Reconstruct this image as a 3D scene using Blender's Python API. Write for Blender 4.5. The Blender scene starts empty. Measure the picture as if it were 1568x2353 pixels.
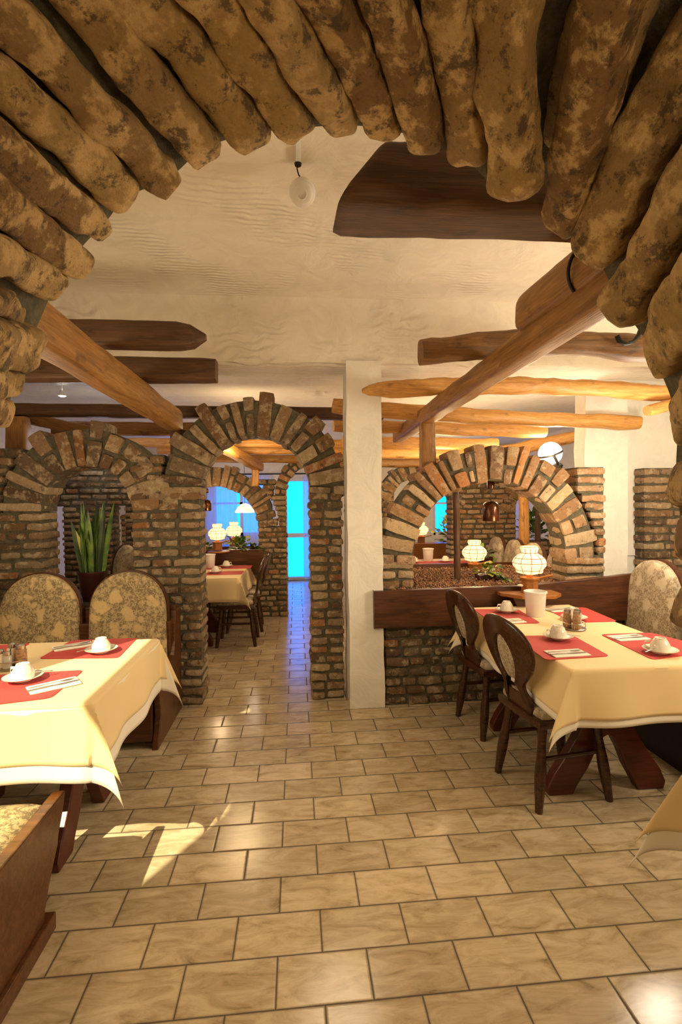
import bpy, math, random
from mathutils import Vector, Matrix, noise, Euler
PI=math.pi
random.seed(11)
R=random.uniform
C=bpy.context.scene.collection
sc=bpy.context.scene

# ------------------------------------------------------------------ camera
FPX=1147.; YAW=.0892; PIT=.0183; ROL=-.0122; CAMH=1.522
fw=Vector((math.sin(-0)*0+math.cos(PIT)*math.sin(YAW), math.cos(PIT)*math.cos(YAW), -math.sin(PIT)))
rt=Vector((math.cos(YAW),-math.sin(YAW),0)); up=rt.cross(fw)
cr,sr=math.cos(ROL),math.sin(ROL)
# image axes: u' = cr*u - sr*v ; v' = sr*u + cr*v  (v down)
def _axes():
    dn=-up
    # a world direction with components (u along rt, v along dn) is seen at u',v'
    r=rt*cr+dn*(-sr)
    d=rt*sr+dn*cr
    return r,-d
RX,UX=_axes()
cam_d=bpy.data.cameras.new('camera'); cam=bpy.data.objects.new('camera',cam_d); C.objects.link(cam)
cam_d.sensor_fit='VERTICAL'; cam_d.sensor_height=36; cam_d.lens=FPX*36/2353; cam_d.clip_start=.02; cam_d.clip_end=100
cam.matrix_world=Matrix(((RX.x,UX.x,-fw.x,0),(RX.y,UX.y,-fw.y,0),(RX.z,UX.z,-fw.z,CAMH),(0,0,0,1)))
sc.camera=cam
def at(px,py,X=None,Y=None,Z=None):
    """a measured point: the photo's pixel on the plane X, Y or Z = value"""
    d=fw+RX*((px-784)/FPX)-UX*((py-1176.5)/FPX)
    t=X/d.x if X is not None else (Y/d.y if Y is not None else (Z-CAMH)/d.z)
    return Vector((0,0,CAMH))+d*t

# ------------------------------------------------------------------ materials
def newmat(n):
    m=bpy.data.materials.new(n); m.use_nodes=True
    nt=m.node_tree; nt.nodes.clear()
    o=nt.nodes.new('ShaderNodeOutputMaterial'); b=nt.nodes.new('ShaderNodeBsdfPrincipled')
    nt.links.new(b.outputs[0],o.inputs[0])
    return m,nt,b
def nd(nt,t,**k):
    n=nt.nodes.new(t)
    for a,v in k.items():
        if a.startswith('i_'):
            key=a[2:]; key=int(key) if key.isdigit() else key.replace('_',' ')
            n.inputs[key].default_value=v
        else: setattr(n,a,v)
    return n
def ramp(nt,fac,stops,interp='LINEAR'):
    r=nt.nodes.new('ShaderNodeValToRGB'); nt.links.new(fac,r.inputs[0]); r.color_ramp.interpolation=interp
    e=r.color_ramp.elements
    while len(e)<len(stops): e.new(.5)
    for i,(p,c) in enumerate(stops):
        e[i].position=p; e[i].color=(c[0],c[1],c[2],1) if not isinstance(c,(int,float)) else (c,c,c,1)
    return r.outputs[0]
def mixc(nt,f,a,b,mode='MIX'):
    m=nt.nodes.new('ShaderNodeMix'); m.data_type='RGBA'; m.blend_type=mode
    for s,v in ((0,f),(6,a),(7,b)):
        if hasattr(v,'links'): nt.links.new(v,m.inputs[s])
        else: m.inputs[s].default_value=v if s==0 else (v[0],v[1],v[2],1)
    return m.outputs[2]
def noise_t(nt,co,scale,detail=4,rough=.55,dist=0):
    n=nd(nt,'ShaderNodeTexNoise'); n.inputs['Scale'].default_value=scale; n.inputs['Detail'].default_value=detail
    n.inputs['Roughness'].default_value=rough; n.inputs['Distortion'].default_value=dist
    nt.links.new(co,n.inputs['Vector']); return n.outputs[0]
def bump(nt,b,h,s=.3,d=.01):
    n=nd(nt,'ShaderNodeBump'); n.inputs['Strength'].default_value=s; n.inputs['Distance'].default_value=d
    nt.links.new(h,n.inputs['Height']); nt.links.new(n.outputs[0],b.inputs['Normal'])
def coord(nt,kind='Object',scale=None,rot=None):
    t=nt.nodes.new('ShaderNodeTexCoord'); o=t.outputs[kind]
    if scale or rot:
        m=nt.nodes.new('ShaderNodeMapping'); nt.links.new(o,m.inputs[0])
        if scale: m.inputs['Scale'].default_value=scale
        if rot: m.inputs['Rotation'].default_value=rot
        o=m.outputs[0]
    return o
def geo_pos(nt): return nt.nodes.new('ShaderNodeNewGeometry').outputs['Position']
def simple(n,c,rough=.5,metal=0,spec=None,var=.0,scale=20,bmp=0,**k):
    m,nt,b=newmat(n); b.inputs['Roughness'].default_value=rough; b.inputs['Metallic'].default_value=metal
    co=coord(nt)
    nz=noise_t(nt,co,scale)
    lo=[x*(1-var) for x in c]; hi=[min(1,x*(1+var)) for x in c]
    nt.links.new(ramp(nt,nz,[(.3,lo),(.7,hi)]),b.inputs['Base Color'])
    if bmp: bump(nt,b,nz,bmp,.004)
    for a,v in k.items(): b.inputs[a.replace('_',' ')].default_value=v
    return m
def wood(n,c1,c2,c3,rough=.45,sc_=1,bs=.25,knots=True):
    m,nt,b=newmat(n); b.inputs['Roughness'].default_value=rough
    co=coord(nt,'Object',(1.3*sc_,14*sc_,14*sc_))
    g=noise_t(nt,co,2.2,6,.6,1.2)
    col=ramp(nt,g,[(.25,c1),(.5,c2),(.78,c3)])
    co2=coord(nt,'Object',(4*sc_,60*sc_,60*sc_)); g2=noise_t(nt,co2,3,3,.5,.3)
    col=mixc(nt,.45,col,ramp(nt,g2,[(.35,(.45,.45,.45)),(.65,(1,1,1))]),'MULTIPLY')
    if knots:
        co3=coord(nt,'Object',(3,6,6)); k=noise_t(nt,co3,2.5,3,.5)
        col=mixc(nt,ramp(nt,k,[(.62,0.),(.75,.8)]),col,[x*.45 for x in c1])
    nt.links.new(col,b.inputs['Base Color']); bump(nt,b,g2,bs,.006); return m
def brickmat(n,shift=(1,1,1),patch=.6,k=1,e=0):
    m,nt,b=newmat(n); b.inputs['Roughness'].default_value=.9
    a=nd(nt,'ShaderNodeAttribute',attribute_name='tint'); p=geo_pos(nt)
    n1=noise_t(nt,p,16*k,7,.65); n2=noise_t(nt,p,70*k,6,.75)
    lime=mixc(nt,ramp(nt,n1,[(.50-e*.01,0.),(.60-e*.04,patch)]),a.outputs['Color'],(.60*shift[0],.47*shift[1],.30*shift[2]))
    dark=mixc(nt,ramp(nt,noise_t(nt,p,23*k,7,.75),[(.56-e*.03,0.),(.66-e*.06,.75)]),lime,(.05,.032,.02))
    col=mixc(nt,.6,dark,ramp(nt,n2,[(.3,(.55,.55,.55)),(.65,(1.1,1.1,1.1))]),'MULTIPLY')
    nt.links.new(col,b.inputs['Base Color'])
    ad=nd(nt,'ShaderNodeMath',operation='ADD'); nt.links.new(n1,ad.inputs[0]); nt.links.new(n2,ad.inputs[1])
    bump(nt,b,ad.outputs[0],.7,.02); return m
M={}
M['brick']=brickmat('brick')
M['stone']=brickmat('stone',(1.10,.94,.64),.9,.9,1)
m,nt,b=newmat('mortar'); b.inputs['Roughness'].default_value=.95; p=geo_pos(nt); g=noise_t(nt,p,30,6,.7)
nt.links.new(ramp(nt,g,[(.3,(.05,.043,.026)),(.7,(.155,.13,.08))]),b.inputs['Base Color']); bump(nt,b,g,.8,.02); M['mortar']=m
def plaster(n,c,swirl=True):
    m,nt,b=newmat(n); b.inputs['Roughness'].default_value=.85; p=geo_pos(nt)
    g=noise_t(nt,p,1.3,5,.6); g2=noise_t(nt,p,5,6,.62,1.5)
    nt.links.new(ramp(nt,g2,[(.3,[x*.88 for x in c]),(.65,c)]),b.inputs['Base Color'])
    w=nd(nt,'ShaderNodeTexWave',wave_type='RINGS'); w.inputs['Scale'].default_value=11; w.inputs['Distortion'].default_value=7; w.inputs['Detail'].default_value=2; w.inputs['Detail Scale'].default_value=.6
    nt.links.new(p,w.inputs['Vector'])
    mk=ramp(nt,noise_t(nt,p,1.7,2,.5),[(.5,0.),(.6,1.)])
    ml=nd(nt,'ShaderNodeMath',operation='MULTIPLY'); nt.links.new(w.outputs[1],ml.inputs[0]); nt.links.new(mk,ml.inputs[1])
    ml2=nd(nt,'ShaderNodeMath',operation='MULTIPLY_ADD'); nt.links.new(ml.outputs[0],ml2.inputs[0]); ml2.inputs[1].default_value=.9 if swirl else 0.; nt.links.new(g2,ml2.inputs[2])
    bump(nt,b,ml2.outputs[0],.5,.02); return m
M['plaster']=plaster('plaster',(.80,.73,.62)); M['plaster_rough']=plaster('plaster_rough',(.80,.76,.68),False)
# floor tiles
m,nt,b=newmat('floor_tiles'); p=geo_pos(nt); s=nd(nt,'ShaderNodeSeparateXYZ'); nt.links.new(p,s.inputs[0])
def mt(op,a,b_=None,c=None):
    n=nd(nt,'ShaderNodeMath',operation=op)
    for i,v in enumerate((a,b_,c)):
        if v is None: continue
        if hasattr(v,'links'): nt.links.new(v,n.inputs[i])
        else: n.inputs[i].default_value=v
    return n.outputs[0]
TW,TD=.300,.1786
v=mt('DIVIDE',mt('SUBTRACT',s.outputs[1],1.486-TD*20),TD); row=mt('FLOOR',v); fv=mt('FRACT',v)
par=mt('MODULO',row,2.)           # row 20+n ; n odd -> joints at x=.067
u=mt('ADD',mt('DIVIDE',mt('SUBTRACT',s.outputs[0],.067-TW*30),TW),mt('MULTIPLY',mt('SUBTRACT',1.,par),.5))
col=mt('FLOOR',u); fu=mt('FRACT',u)
eu=mt('MULTIPLY',mt('SUBTRACT',.5,mt('ABSOLUTE',mt('SUBTRACT',fu,.5))),TW)
ev=mt('MULTIPLY',mt('SUBTRACT',.5,mt('ABSOLUTE',mt('SUBTRACT',fv,.5))),TD)
e=mt('MINIMUM',eu,ev)
cb=nd(nt,'ShaderNodeCombineXYZ'); nt.links.new(col,cb.inputs[0]); nt.links.new(row,cb.inputs[1])
wn=nd(nt,'ShaderNodeTexWhiteNoise',noise_dimensions='3D'); nt.links.new(cb.outputs[0],wn.inputs[0])
off=nd(nt,'ShaderNodeVectorMath',operation='MULTIPLY_ADD'); nt.links.new(wn.outputs[1],off.inputs[0]); off.inputs[1].default_value=(7,7,7); nt.links.new(p,off.inputs[2])
mp=nd(nt,'ShaderNodeMapping'); mp.inputs['Rotation'].default_value=(0,0,.9); mp.inputs['Scale'].default_value=(1,3.2,1); nt.links.new(off.outputs[0],mp.inputs[0])
vein=noise_t(nt,mp.outputs[0],6,8,.68,.8)
tile=ramp(nt,vein,[(.26,(.20,.14,.07)),(.40,(.44,.34,.205)),(.56,(.58,.47,.315)),(.8,(.72,.61,.44))])
tile=mixc(nt,.5,tile,ramp(nt,wn.outputs[0],[(0,(.66,.64,.60)),(1,(1.10,1.08,1.05))]),'MULTIPLY')
gro=ramp(nt,e,[(.0030,1.),(.0044,0.)])
nt.links.new(mixc(nt,gro,tile,(.045,.028,.015)),b.inputs['Base Color'])
nt.links.new(ramp(nt,gro,[(0,.2),(1,.9)]),b.inputs['Roughness'])
bump(nt,b,ramp(nt,e,[(.001,0.),(.005,1.)]),.35,.003); M['floor']=m
M['pine']=wood('honey_pine_log',(.36,.145,.028),(.62,.30,.075),(.78,.44,.14),.5)
M['oak']=wood('brown_oak_beam',(.15,.058,.012),(.32,.145,.030),(.48,.245,.065),.5)
M['bentoak']=wood('brown_log',(.08,.032,.008),(.22,.10,.025),(.34,.17,.05),.55)
M['bigoak']=wood('dark_hewn_oak',(.035,.014,.004),(.11,.045,.012),(.19,.085,.025),.55)
M['darklog']=wood('dark_brown_log',(.035,.014,.005),(.10,.042,.014),(.17,.08,.03),.55)
M['plank']=wood('dark_varnished_plank',(.035,.010,.003),(.085,.026,.008),(.14,.05,.016),.38,1,.1,False)
M['chair']=wood('chair_wood',(.022,.007,.002),(.055,.018,.005),(.11,.04,.011),.25,1.5,.08,False)
M['trestle']=wood('reddish_trestle_wood',(.05,.008,.003),(.095,.018,.006),(.13,.03,.01),.35,1,.06,False)
M['panel']=wood('bench_panel_wood',(.045,.015,.004),(.11,.038,.010),(.18,.07,.02),.3,1,.1,False)
M['lampwood']=wood('lamp_base_wood',(.22,.07,.015),(.38,.14,.03),(.5,.22,.06),.35,4,.1,False)
# floral upholstery
def floral(n,c1,c2,c3,scl=1):
    m,nt,b=newmat(n); b.inputs['Roughness'].default_value=.9; co=coord(nt)
    vz=nd(nt,'ShaderNodeTexVoronoi'); vz.inputs['Scale'].default_value=9*scl
    n0=nd(nt,'ShaderNodeTexNoise'); n0.inputs['Scale'].default_value=14*scl; n0.inputs['Detail'].default_value=4; nt.links.new(co,n0.inputs['Vector'])
    mx=nd(nt,'ShaderNodeVectorMath',operation='MULTIPLY_ADD'); nt.links.new(n0.outputs['Color'],mx.inputs[0]); mx.inputs[1].default_value=(.13/scl,)*3; nt.links.new(co,mx.inputs[2])
    nt.links.new(mx.outputs[0],vz.inputs['Vector'])
    bl=ramp(nt,vz.outputs['Distance'],[(.30,1.),(.42,0.)])
    fine=noise_t(nt,co,55*scl,4,.7,1.)
    ground=mixc(nt,ramp(nt,fine,[(.46,0.),(.54,1.)]),c3,c2)
    petal=mixc(nt,ramp(nt,noise_t(nt,co,40*scl,3,.6,2.),[(.40,.6),(.5,0.)]),c1,c2)
    hue=mixc(nt,ramp(nt,noise_t(nt,co,3.5*scl,2,.5),[(.45,0.),(.58,1.)]),petal,mixc(nt,.5,petal,c2))
    nt.links.new(mixc(nt,bl,ground,hue),b.inputs['Base Color']); bump(nt,b,fine,.15,.002); return m
M['floral']=floral('floral_upholstery',(.66,.47,.22),(.46,.35,.19),(.20,.145,.075))
M['floral_pale']=floral('pale_floral_upholstery',(.55,.47,.34),(.44,.36,.25),(.24,.18,.11))
def clothmat(n,c):
    m,nt,b=newmat(n); b.inputs['Roughness'].default_value=.8; co=coord(nt)
    nz=noise_t(nt,co,3,3,.5); b.inputs['Sheen Weight'].default_value=.15
    nt.links.new(ramp(nt,nz,[(.3,[x*.94 for x in c]),(.7,c)]),b.inputs['Base Color'])
    w=noise_t(nt,co,400,1,.5); bump(nt,b,w,.08,.001); return m
M['cream']=clothmat('cream_linen',(.82,.63,.33)); M['white']=clothmat('white_linen',(.83,.76,.64)); M['red']=clothmat('red_felt',(.50,.010,.006))
M['napkin']=simple('napkin',(.88,.82,.70),.85,var=.03)
M['porcelain']=simple('porcelain',(.82,.77,.66),.15,var=.02,Coat_Weight=.4)
M['plastic']=simple('white_plastic',(.80,.76,.72),.35,var=.02)
M['steel']=simple('steel',(.42,.38,.33),.3,1,var=.1)
M['iron']=simple('black_iron',(.025,.02,.017),.5,.6,var=.2)
M['bronze']=simple('brown_bronze',(.085,.03,.012),.22,.7,var=.2)
M['glassjar']=simple('shaker_glass',(.75,.72,.66),.1,var=.05,Transmission_Weight=.5)
M['spice']=simple('spice_filling',(.34,.20,.10),.7,var=.5,scale=90)
M['pot']=simple('dark_red_pot',(.05,.013,.010),.35,var=.15)
M['soil']=simple('soil',(.04,.025,.015),.95,var=.4,scale=60,bmp=.8)
m,nt,b=newmat('clay_gravel'); b.inputs['Roughness'].default_value=.9; a=nd(nt,'ShaderNodeAttribute',attribute_name='tint'); nt.links.new(a.outputs['Color'],b.inputs['Base Color']); M['gravel']=m
def leafmat(n,c1,c2):
    m,nt,b=newmat(n); b.inputs['Roughness'].default_value=.45; co=coord(nt); nz=noise_t(nt,co,12,3,.5)
    nt.links.new(ramp(nt,nz,[(.35,c1),(.65,c2)]),b.inputs['Base Color']); b.inputs['Transmission Weight'].default_value=.0
    return m
M['leaf']=leafmat('green_leaf',(.035,.09,.012),(.16,.27,.03)); M['leaf_dark']=leafmat('dark_leaf',(.012,.035,.008),(.05,.085,.015)); M['leaf_yellow']=leafmat('yellow_leaf',(.30,.33,.03),(.45,.42,.05))
M['frame']=simple('window_frame_white',(.75,.75,.72),.5,var=.03)
M['black']=simple('black_rubber',(.015,.012,.01),.6,var=.2)
# glass
m,nt,b=newmat('window_glass'); b.inputs['Transmission Weight'].default_value=1; b.inputs['Roughness'].default_value=.02; b.inputs['IOR'].default_value=1.02; b.inputs['Base Color'].default_value=(.9,.97,1,1); M['glass']=m
# sheer curtain
m,nt,b=newmat('sheer_curtain'); nt.nodes.remove(b)
tr=nd(nt,'ShaderNodeBsdfTransparent'); tl=nd(nt,'ShaderNodeBsdfTranslucent'); df=nd(nt,'ShaderNodeBsdfDiffuse')
tl.inputs[0].default_value=(.85,.82,.85,1); df.inputs[0].default_value=(.8,.76,.8,1); tr.inputs[0].default_value=(.9,.9,.95,1)
m1=nd(nt,'ShaderNodeMixShader'); m1.inputs[0].default_value=.35; nt.links.new(tl.outputs[0],m1.inputs[1]); nt.links.new(df.outputs[0],m1.inputs[2])
m2=nd(nt,'ShaderNodeMixShader'); m2.inputs[0].default_value=.35; nt.links.new(m1.outputs[0],m2.inputs[1]); nt.links.new(tr.outputs[0],m2.inputs[2])
nt.links.new(m2.outputs[0],[n for n in nt.nodes if n.type=='OUTPUT_MATERIAL'][0].inputs[0]); M['sheer']=m
# lampshade: paper glowing, lit from inside (it gives off light)
def glow(n,c,s,base=(.8,.6,.35),veins=True):
    m,nt,b=newmat(n); b.inputs['Roughness'].default_value=.7; b.inputs['Base Color'].default_value=(*base,1)
    co=coord(nt); nz=noise_t(nt,co,30,2,.5)
    nt.links.new(ramp(nt,nz,[(.3,[x*.75 for x in c]),(.7,c)]),b.inputs['Emission Color']); b.inputs['Emission Strength'].default_value=s; return m
M['shade']=glow('lit_lampshade',(1.0,.62,.24),2.1); M['globe']=glow('lit_globe',(1,.93,.80),3.2)
M['spot']=glow('spotlight_bulb',(1,1,.95),9)
M['binding']=simple('lampshade_binding',(.30,.07,.02),.8,var=.1)

# ------------------------------------------------------------------ mesh builder
_cube={}
def cube_grid(nx,ny,nz):
    k=(nx,ny,nz)
    if k in _cube: return _cube[k]
    idx={};V=[];F=[]
    def vid(i,j,l):
        if (i,j,l) not in idx: idx[(i,j,l)]=len(V); V.append((2*i/nx-1,2*j/ny-1,2*l/nz-1))
        return idx[(i,j,l)]
    for l,fl in ((0,1),(nz,0)):
        for i in range(nx):
            for j in range(ny):
                q=[vid(i,j,l),vid(i+1,j,l),vid(i+1,j+1,l),vid(i,j+1,l)]; F.append(q[::-1] if fl else q)
    for j,fl in ((0,0),(ny,1)):
        for i in range(nx):
            for l in range(nz):
                q=[vid(i,j,l),vid(i+1,j,l),vid(i+1,j,l+1),vid(i,j,l+1)]; F.append(q[::-1] if fl else q)
    for i,fl in ((0,1),(nx,0)):
        for j in range(ny):
            for l in range(nz):
                q=[vid(i,j,l),vid(i,j+1,l),vid(i,j+1,l+1),vid(i,j,l+1)]; F.append(q[::-1] if fl else q)
    _cube[k]=(V,F); return V,F
class MB:
    def __init__(s): s.v=[];s.f=[];s.m=[];s.t=[]
    def add(s,V,F,mi=0,t=(1,1,1)):
        o=len(s.v); s.v+=[tuple(x) for x in V]; s.f+=[tuple(i+o for i in f) for f in F]; s.m+=[mi]*len(F); s.t+=[t]*len(V)
    def box(s,a,b,mi=0,t=(1,1,1),mat=None):
        x0,y0,z0=a;x1,y1,z1=b
        V=[Vector((x,y,z)) for x in (x0,x1) for y in (y0,y1) for z in (z0,z1)]
        if mat: V=[mat@v for v in V]
        s.add(V,[(0,1,3,2),(4,6,7,5),(0,4,5,1),(2,3,7,6),(0,2,6,4),(1,5,7,3)],mi,t)
    def rbox(s,half,mat,seg=(4,2,2),r=.01,nz=0,nf=12,mi=0,t=(1,1,1),taper=0):
        V,F=cube_grid(*seg); out=[]; hx,hy,hz=half; r=min(r,hx,hy,hz)
        sd=Vector((R(0,50),R(0,50),R(0,50)))
        for (x,y,z) in V:
            p=Vector((x*hx,y*hy,z*hz)); c=Vector((max(-hx+r,min(hx-r,p.x)),max(-hy+r,min(hy-r,p.y)),max(-hz+r,min(hz-r,p.z))))
            d=p-c
            if d.length>1e-6: p=c+d.normalized()*r
            if taper: p.z*=1+taper*x
            if nz: p+=noise.noise_vector(p*nf+sd)*nz
            out.append(mat@p)
        s.add(out,F,mi,t)
    def lathe(s,prof,n=32,mat=None,mi=0,t=(1,1,1),cap=False):
        V=[];F=[]
        for (r,z) in prof:
            for k in range(n): a=2*PI*k/n; V.append(Vector((r*math.cos(a),r*math.sin(a),z)))
        for i in range(len(prof)-1):
            for k in range(n): k2=(k+1)%n; F.append((i*n+k,i*n+k2,(i+1)*n+k2,(i+1)*n+k))
        if cap: F.append(tuple(range(n))[::-1]); F.append(tuple((len(prof)-1)*n+k for k in range(n)))
        if mat: V=[mat@v for v in V]
        s.add(V,F,mi,t)
    def tube(s,pts,rad,n=10,mi=0,t=(1,1,1),nz=0,sq=2.,asp=1.,upv=None,seed=None,nf=6):
        """loft along pts; rad scalar or list; sq superellipse power; asp = height/width"""
        pts=[Vector(p) for p in pts]; N=len(pts)
        if not hasattr(rad,'__len__'): rad=[rad]*N
        sd=Vector((R(0,90),R(0,90),R(0,90))); V=[];F=[]; pu=Vector(upv) if upv else None
        for i,p in enumerate(pts):
            d=(pts[min(i+1,N-1)]-pts[max(i-1,0)]).normalized()
            if pu is None: pu=Vector((0,0,1)) if abs(d.z)<.9 else Vector((1,0,0))
            x=d.cross(pu).normalized(); y=x.cross(d).normalized()
            for k in range(n):
                a=2*PI*(k+.5)/n; c,s_=math.cos(a),math.sin(a)
                cx=math.copysign(abs(c)**(2/sq),c); cy=math.copysign(abs(s_)**(2/sq),s_)
                q=p+x*cx*rad[i]+y*cy*rad[i]*asp
                if nz: q+=noise.noise_vector(q*nf+sd)*nz*min(1,rad[i]*60)+noise.noise_vector(q*nf*3.1+sd)*nz*.4*min(1,rad[i]*60)
                V.append(q)
        for i in range(N-1):
            for k in range(n): k2=(k+1)%n; F.append((i*n+k,(i+1)*n+k,(i+1)*n+k2,i*n+k2))
        F.append(tuple(range(n))); F.append(tuple((N-1)*n+k for k in range(n))[::-1])
        s.add(V,F,mi,t)
    def prism(s,poly,y0,y1,mat=None,mi=0,t=(1,1,1)):
        """poly in (x,z) extruded along y"""
        n=len(poly); V=[Vector((x,y0,z)) for x,z in poly]+[Vector((x,y1,z)) for x,z in poly]
        if mat: V=[mat@v for v in V]
        F=[tuple(range(n)),tuple(range(n,2*n))[::-1]]+[(i,(i+n),(i+1)%n+n,(i+1)%n) for i in range(n)]
        s.add(V,F,mi,t)
    def build(s,name,mats,parent=None,smooth=True,loc=None,bevel=0,mw=None,solid=0):
        me=bpy.data.meshes.new(name); me.from_pydata([tuple(v) for v in s.v],[],s.f)
        if not isinstance(mats,(list,tuple)): mats=[mats]
        for m in mats: me.materials.append(m)
        me.polygons.foreach_set('material_index',s.m)
        me.polygons.foreach_set('use_smooth',[smooth]*len(s.f))
        ca=me.color_attributes.new('tint','FLOAT_COLOR','POINT'); fl=[]
        for t in s.t: fl+=[t[0],t[1],t[2],1]
        ca.data.foreach_set('color',fl)
        me.update()
        o=bpy.data.objects.new(name,me); C.objects.link(o)
        if smooth: me.set_sharp_from_angle(angle=R2)
        if loc is not None: o.location=loc
        if mw is not None: o.matrix_world=mw
        if parent: o.parent=parent
        if bevel:
            b=o.modifiers.new('b','BEVEL'); b.width=bevel; b.segments=2; b.limit_method='ANGLE'; b.angle_limit=.6
        if solid:
            b=o.modifiers.new('s','SOLIDIFY'); b.thickness=solid; b.offset=0
        return o
R2=math.radians(50)
def tag(o,label=None,cat=None,group=None,kind=None):
    if label: o['label']=label
    if cat: o['category']=cat
    if group: o['group']=group
    if kind: o['kind']=kind
    return o
def thing(name,label,cat,loc=(0,0,0),rz=0,group=None):
    o=bpy.data.objects.new(name,None); C.objects.link(o); o.location=loc; o.rotation_euler=(0,0,rz); o.empty_display_size=.1
    return tag(o,label,cat,group)
def struct(name,mb,mats,**k): return tag(mb.build(name,mats,**k),kind='structure')
def kids(o): return [c for c in bpy.data.objects if c.parent==o]
def dup(root,loc,rz=0,label=None,group=None,scale=None):
    r=root.copy(); C.objects.link(r); r.location=loc; r.rotation_euler=(0,0,rz)
    if scale: r.scale=(scale,)*3
    if label: r['label']=label
    if group: r['group']=group
    for ch in kids(root):
        c=ch.copy(); C.objects.link(c); c.parent=r
        for g in kids(ch):
            d=g.copy(); C.objects.link(d); d.parent=c
    return r
T=Matrix.Translation
def rotm(rx=0,ry=0,rz=0): return Euler((rx,ry,rz)).to_matrix().to_4x4()
#@@SETTING
# ------------------------------------------------------------------ room shell
X0,X1,Y0,Y1=-3.6,4.3,-2.2,9.85; ZC=2.98; ZC2=2.66
mb=MB(); mb.box((X0-.2,Y0-.2,-.1),(X1+.2,Y1+.6,0)); struct('floor',mb,M['floor'],smooth=False)
mb=MB(); mb.box((-2.12,Y0-.1,ZC),(X1+.2,3.8,ZC+.1)); mb.box((X0-.1,1.84,ZC),(-2.12,3.8,ZC+.1)); struct('ceiling',mb,M['plaster'],smooth=False)
mb=MB(); mb.box((X0-.2,3.95,ZC2),(X1+.2,Y1+.2,ZC2+.1)); struct('ceiling',mb,M['plaster_rough'],smooth=False)
mb=MB()   # downstand between the two ceilings, slightly wavy plaster
nx=60
V=[];F=[]
prof=[(3.56,ZC+.02),(3.60,ZC-.05),(3.64,2.80),(3.655,2.62),(3.67,2.55),(3.72,2.53),(3.98,2.52),(4.03,2.55),(4.03,ZC2+.05)]
for i in range(nx+1):
    x=X0+(X1-X0)*i/nx
    for (y,z) in prof: V.append((x,y+.012*noise.noise(Vector((x*2,z*2,3))),z+.012*noise.noise(Vector((x*2.3,y*3,9)))))
n=len(prof)
for i in range(nx):
    for k in range(n-1): F.append((i*n+k,i*n+k+1,(i+1)*n+k+1,(i+1)*n+k))
mb.add(V,F); struct('trim_1',mb,M['plaster'])
def plaster_pier(name,x0,x1,y0,y1,z1,jit=.012,m='plaster_rough',flare=0):
    mb=MB(); V=[];F=[]; nz_=40; ring=[]
    for k in range(6): ring.append((k/6,0))
    for k in range(4): ring.append((1,k/4))
    for k in range(6): ring.append((1-k/6,1))
    for k in range(4): ring.append((0,1-k/4))
    nr=len(ring)
    for i in range(nz_+1):
        z=z1*i/nz_
        for (a,c) in ring:
            p=Vector((x0+(x1-x0)*a,y0+(y1-y0)*c,z)); w=noise.noise_vector(Vector((p.x*3,p.y*3,z*2.2)))*jit+noise.noise_vector(p*9)*jit*.4
            V.append((p.x+w.x,p.y+w.y,z))
    for i in range(nz_):
        for k in range(nr): F.append((i*nr+k,i*nr+(k+1)%nr,(i+1)*nr+(k+1)%nr,(i+1)*nr+k))
    mb.add(V,F); return struct(name,mb,M[m])
plaster_pier('pillar',.375,.632,3.64,3.92,2.56)
plaster_pier('pillar',2.46,2.84,4.06,4.22,2.7)
# walls
mb=MB(); mb.box((2.50,4.2,0),(X1,4.26,ZC)); struct('wall_back',mb,M['plaster_rough'],smooth=False)
mb=MB(); mb.box((X1,Y0,0),(X1+.2,Y1,ZC)); struct('wall_right',mb,M['plaster_rough'],smooth=False)
mb=MB(); mb.box((-2.15,Y0-.12,0),(X1,Y0,ZC)); struct('wall_near',mb,M['plaster_rough'],smooth=False)
# unseen left wall by the near bench, window cut to shape the sun patch
XL=-2.05
mb=MB(); WA,WB,WZ0,WZ1=-.34,1.12,1.45,2.90
mb.box((XL-.1,Y0,0),(XL,WA,ZC)); mb.box((XL-.1,WB,0),(XL,1.9,ZC)); mb.box((XL-.1,WA,0),(XL,WB,WZ0)); mb.box((XL-.1,WA,WZ1),(XL,WB,ZC)); mb.box((X0,1.82,0),(XL-.1,1.9,ZC))
struct('wall_left',mb,M['plaster_rough'],smooth=False)
mb=MB(); mb.box((X0-.1,1.9,0),(X0,Y1,ZC)); struct('wall_left',mb,M['plaster_rough'],smooth=False)
mb=MB()
for y in (WA,WB-.04): mb.box((XL-.09,y,WZ0),(XL-.05,y+.04,WZ1))
for z in (WZ0,WZ1-.04): mb.box((XL-.09,WA,z),(XL-.05,WB,z+.04))
struct('window_1',mb,M['frame'],smooth=False)
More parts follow.
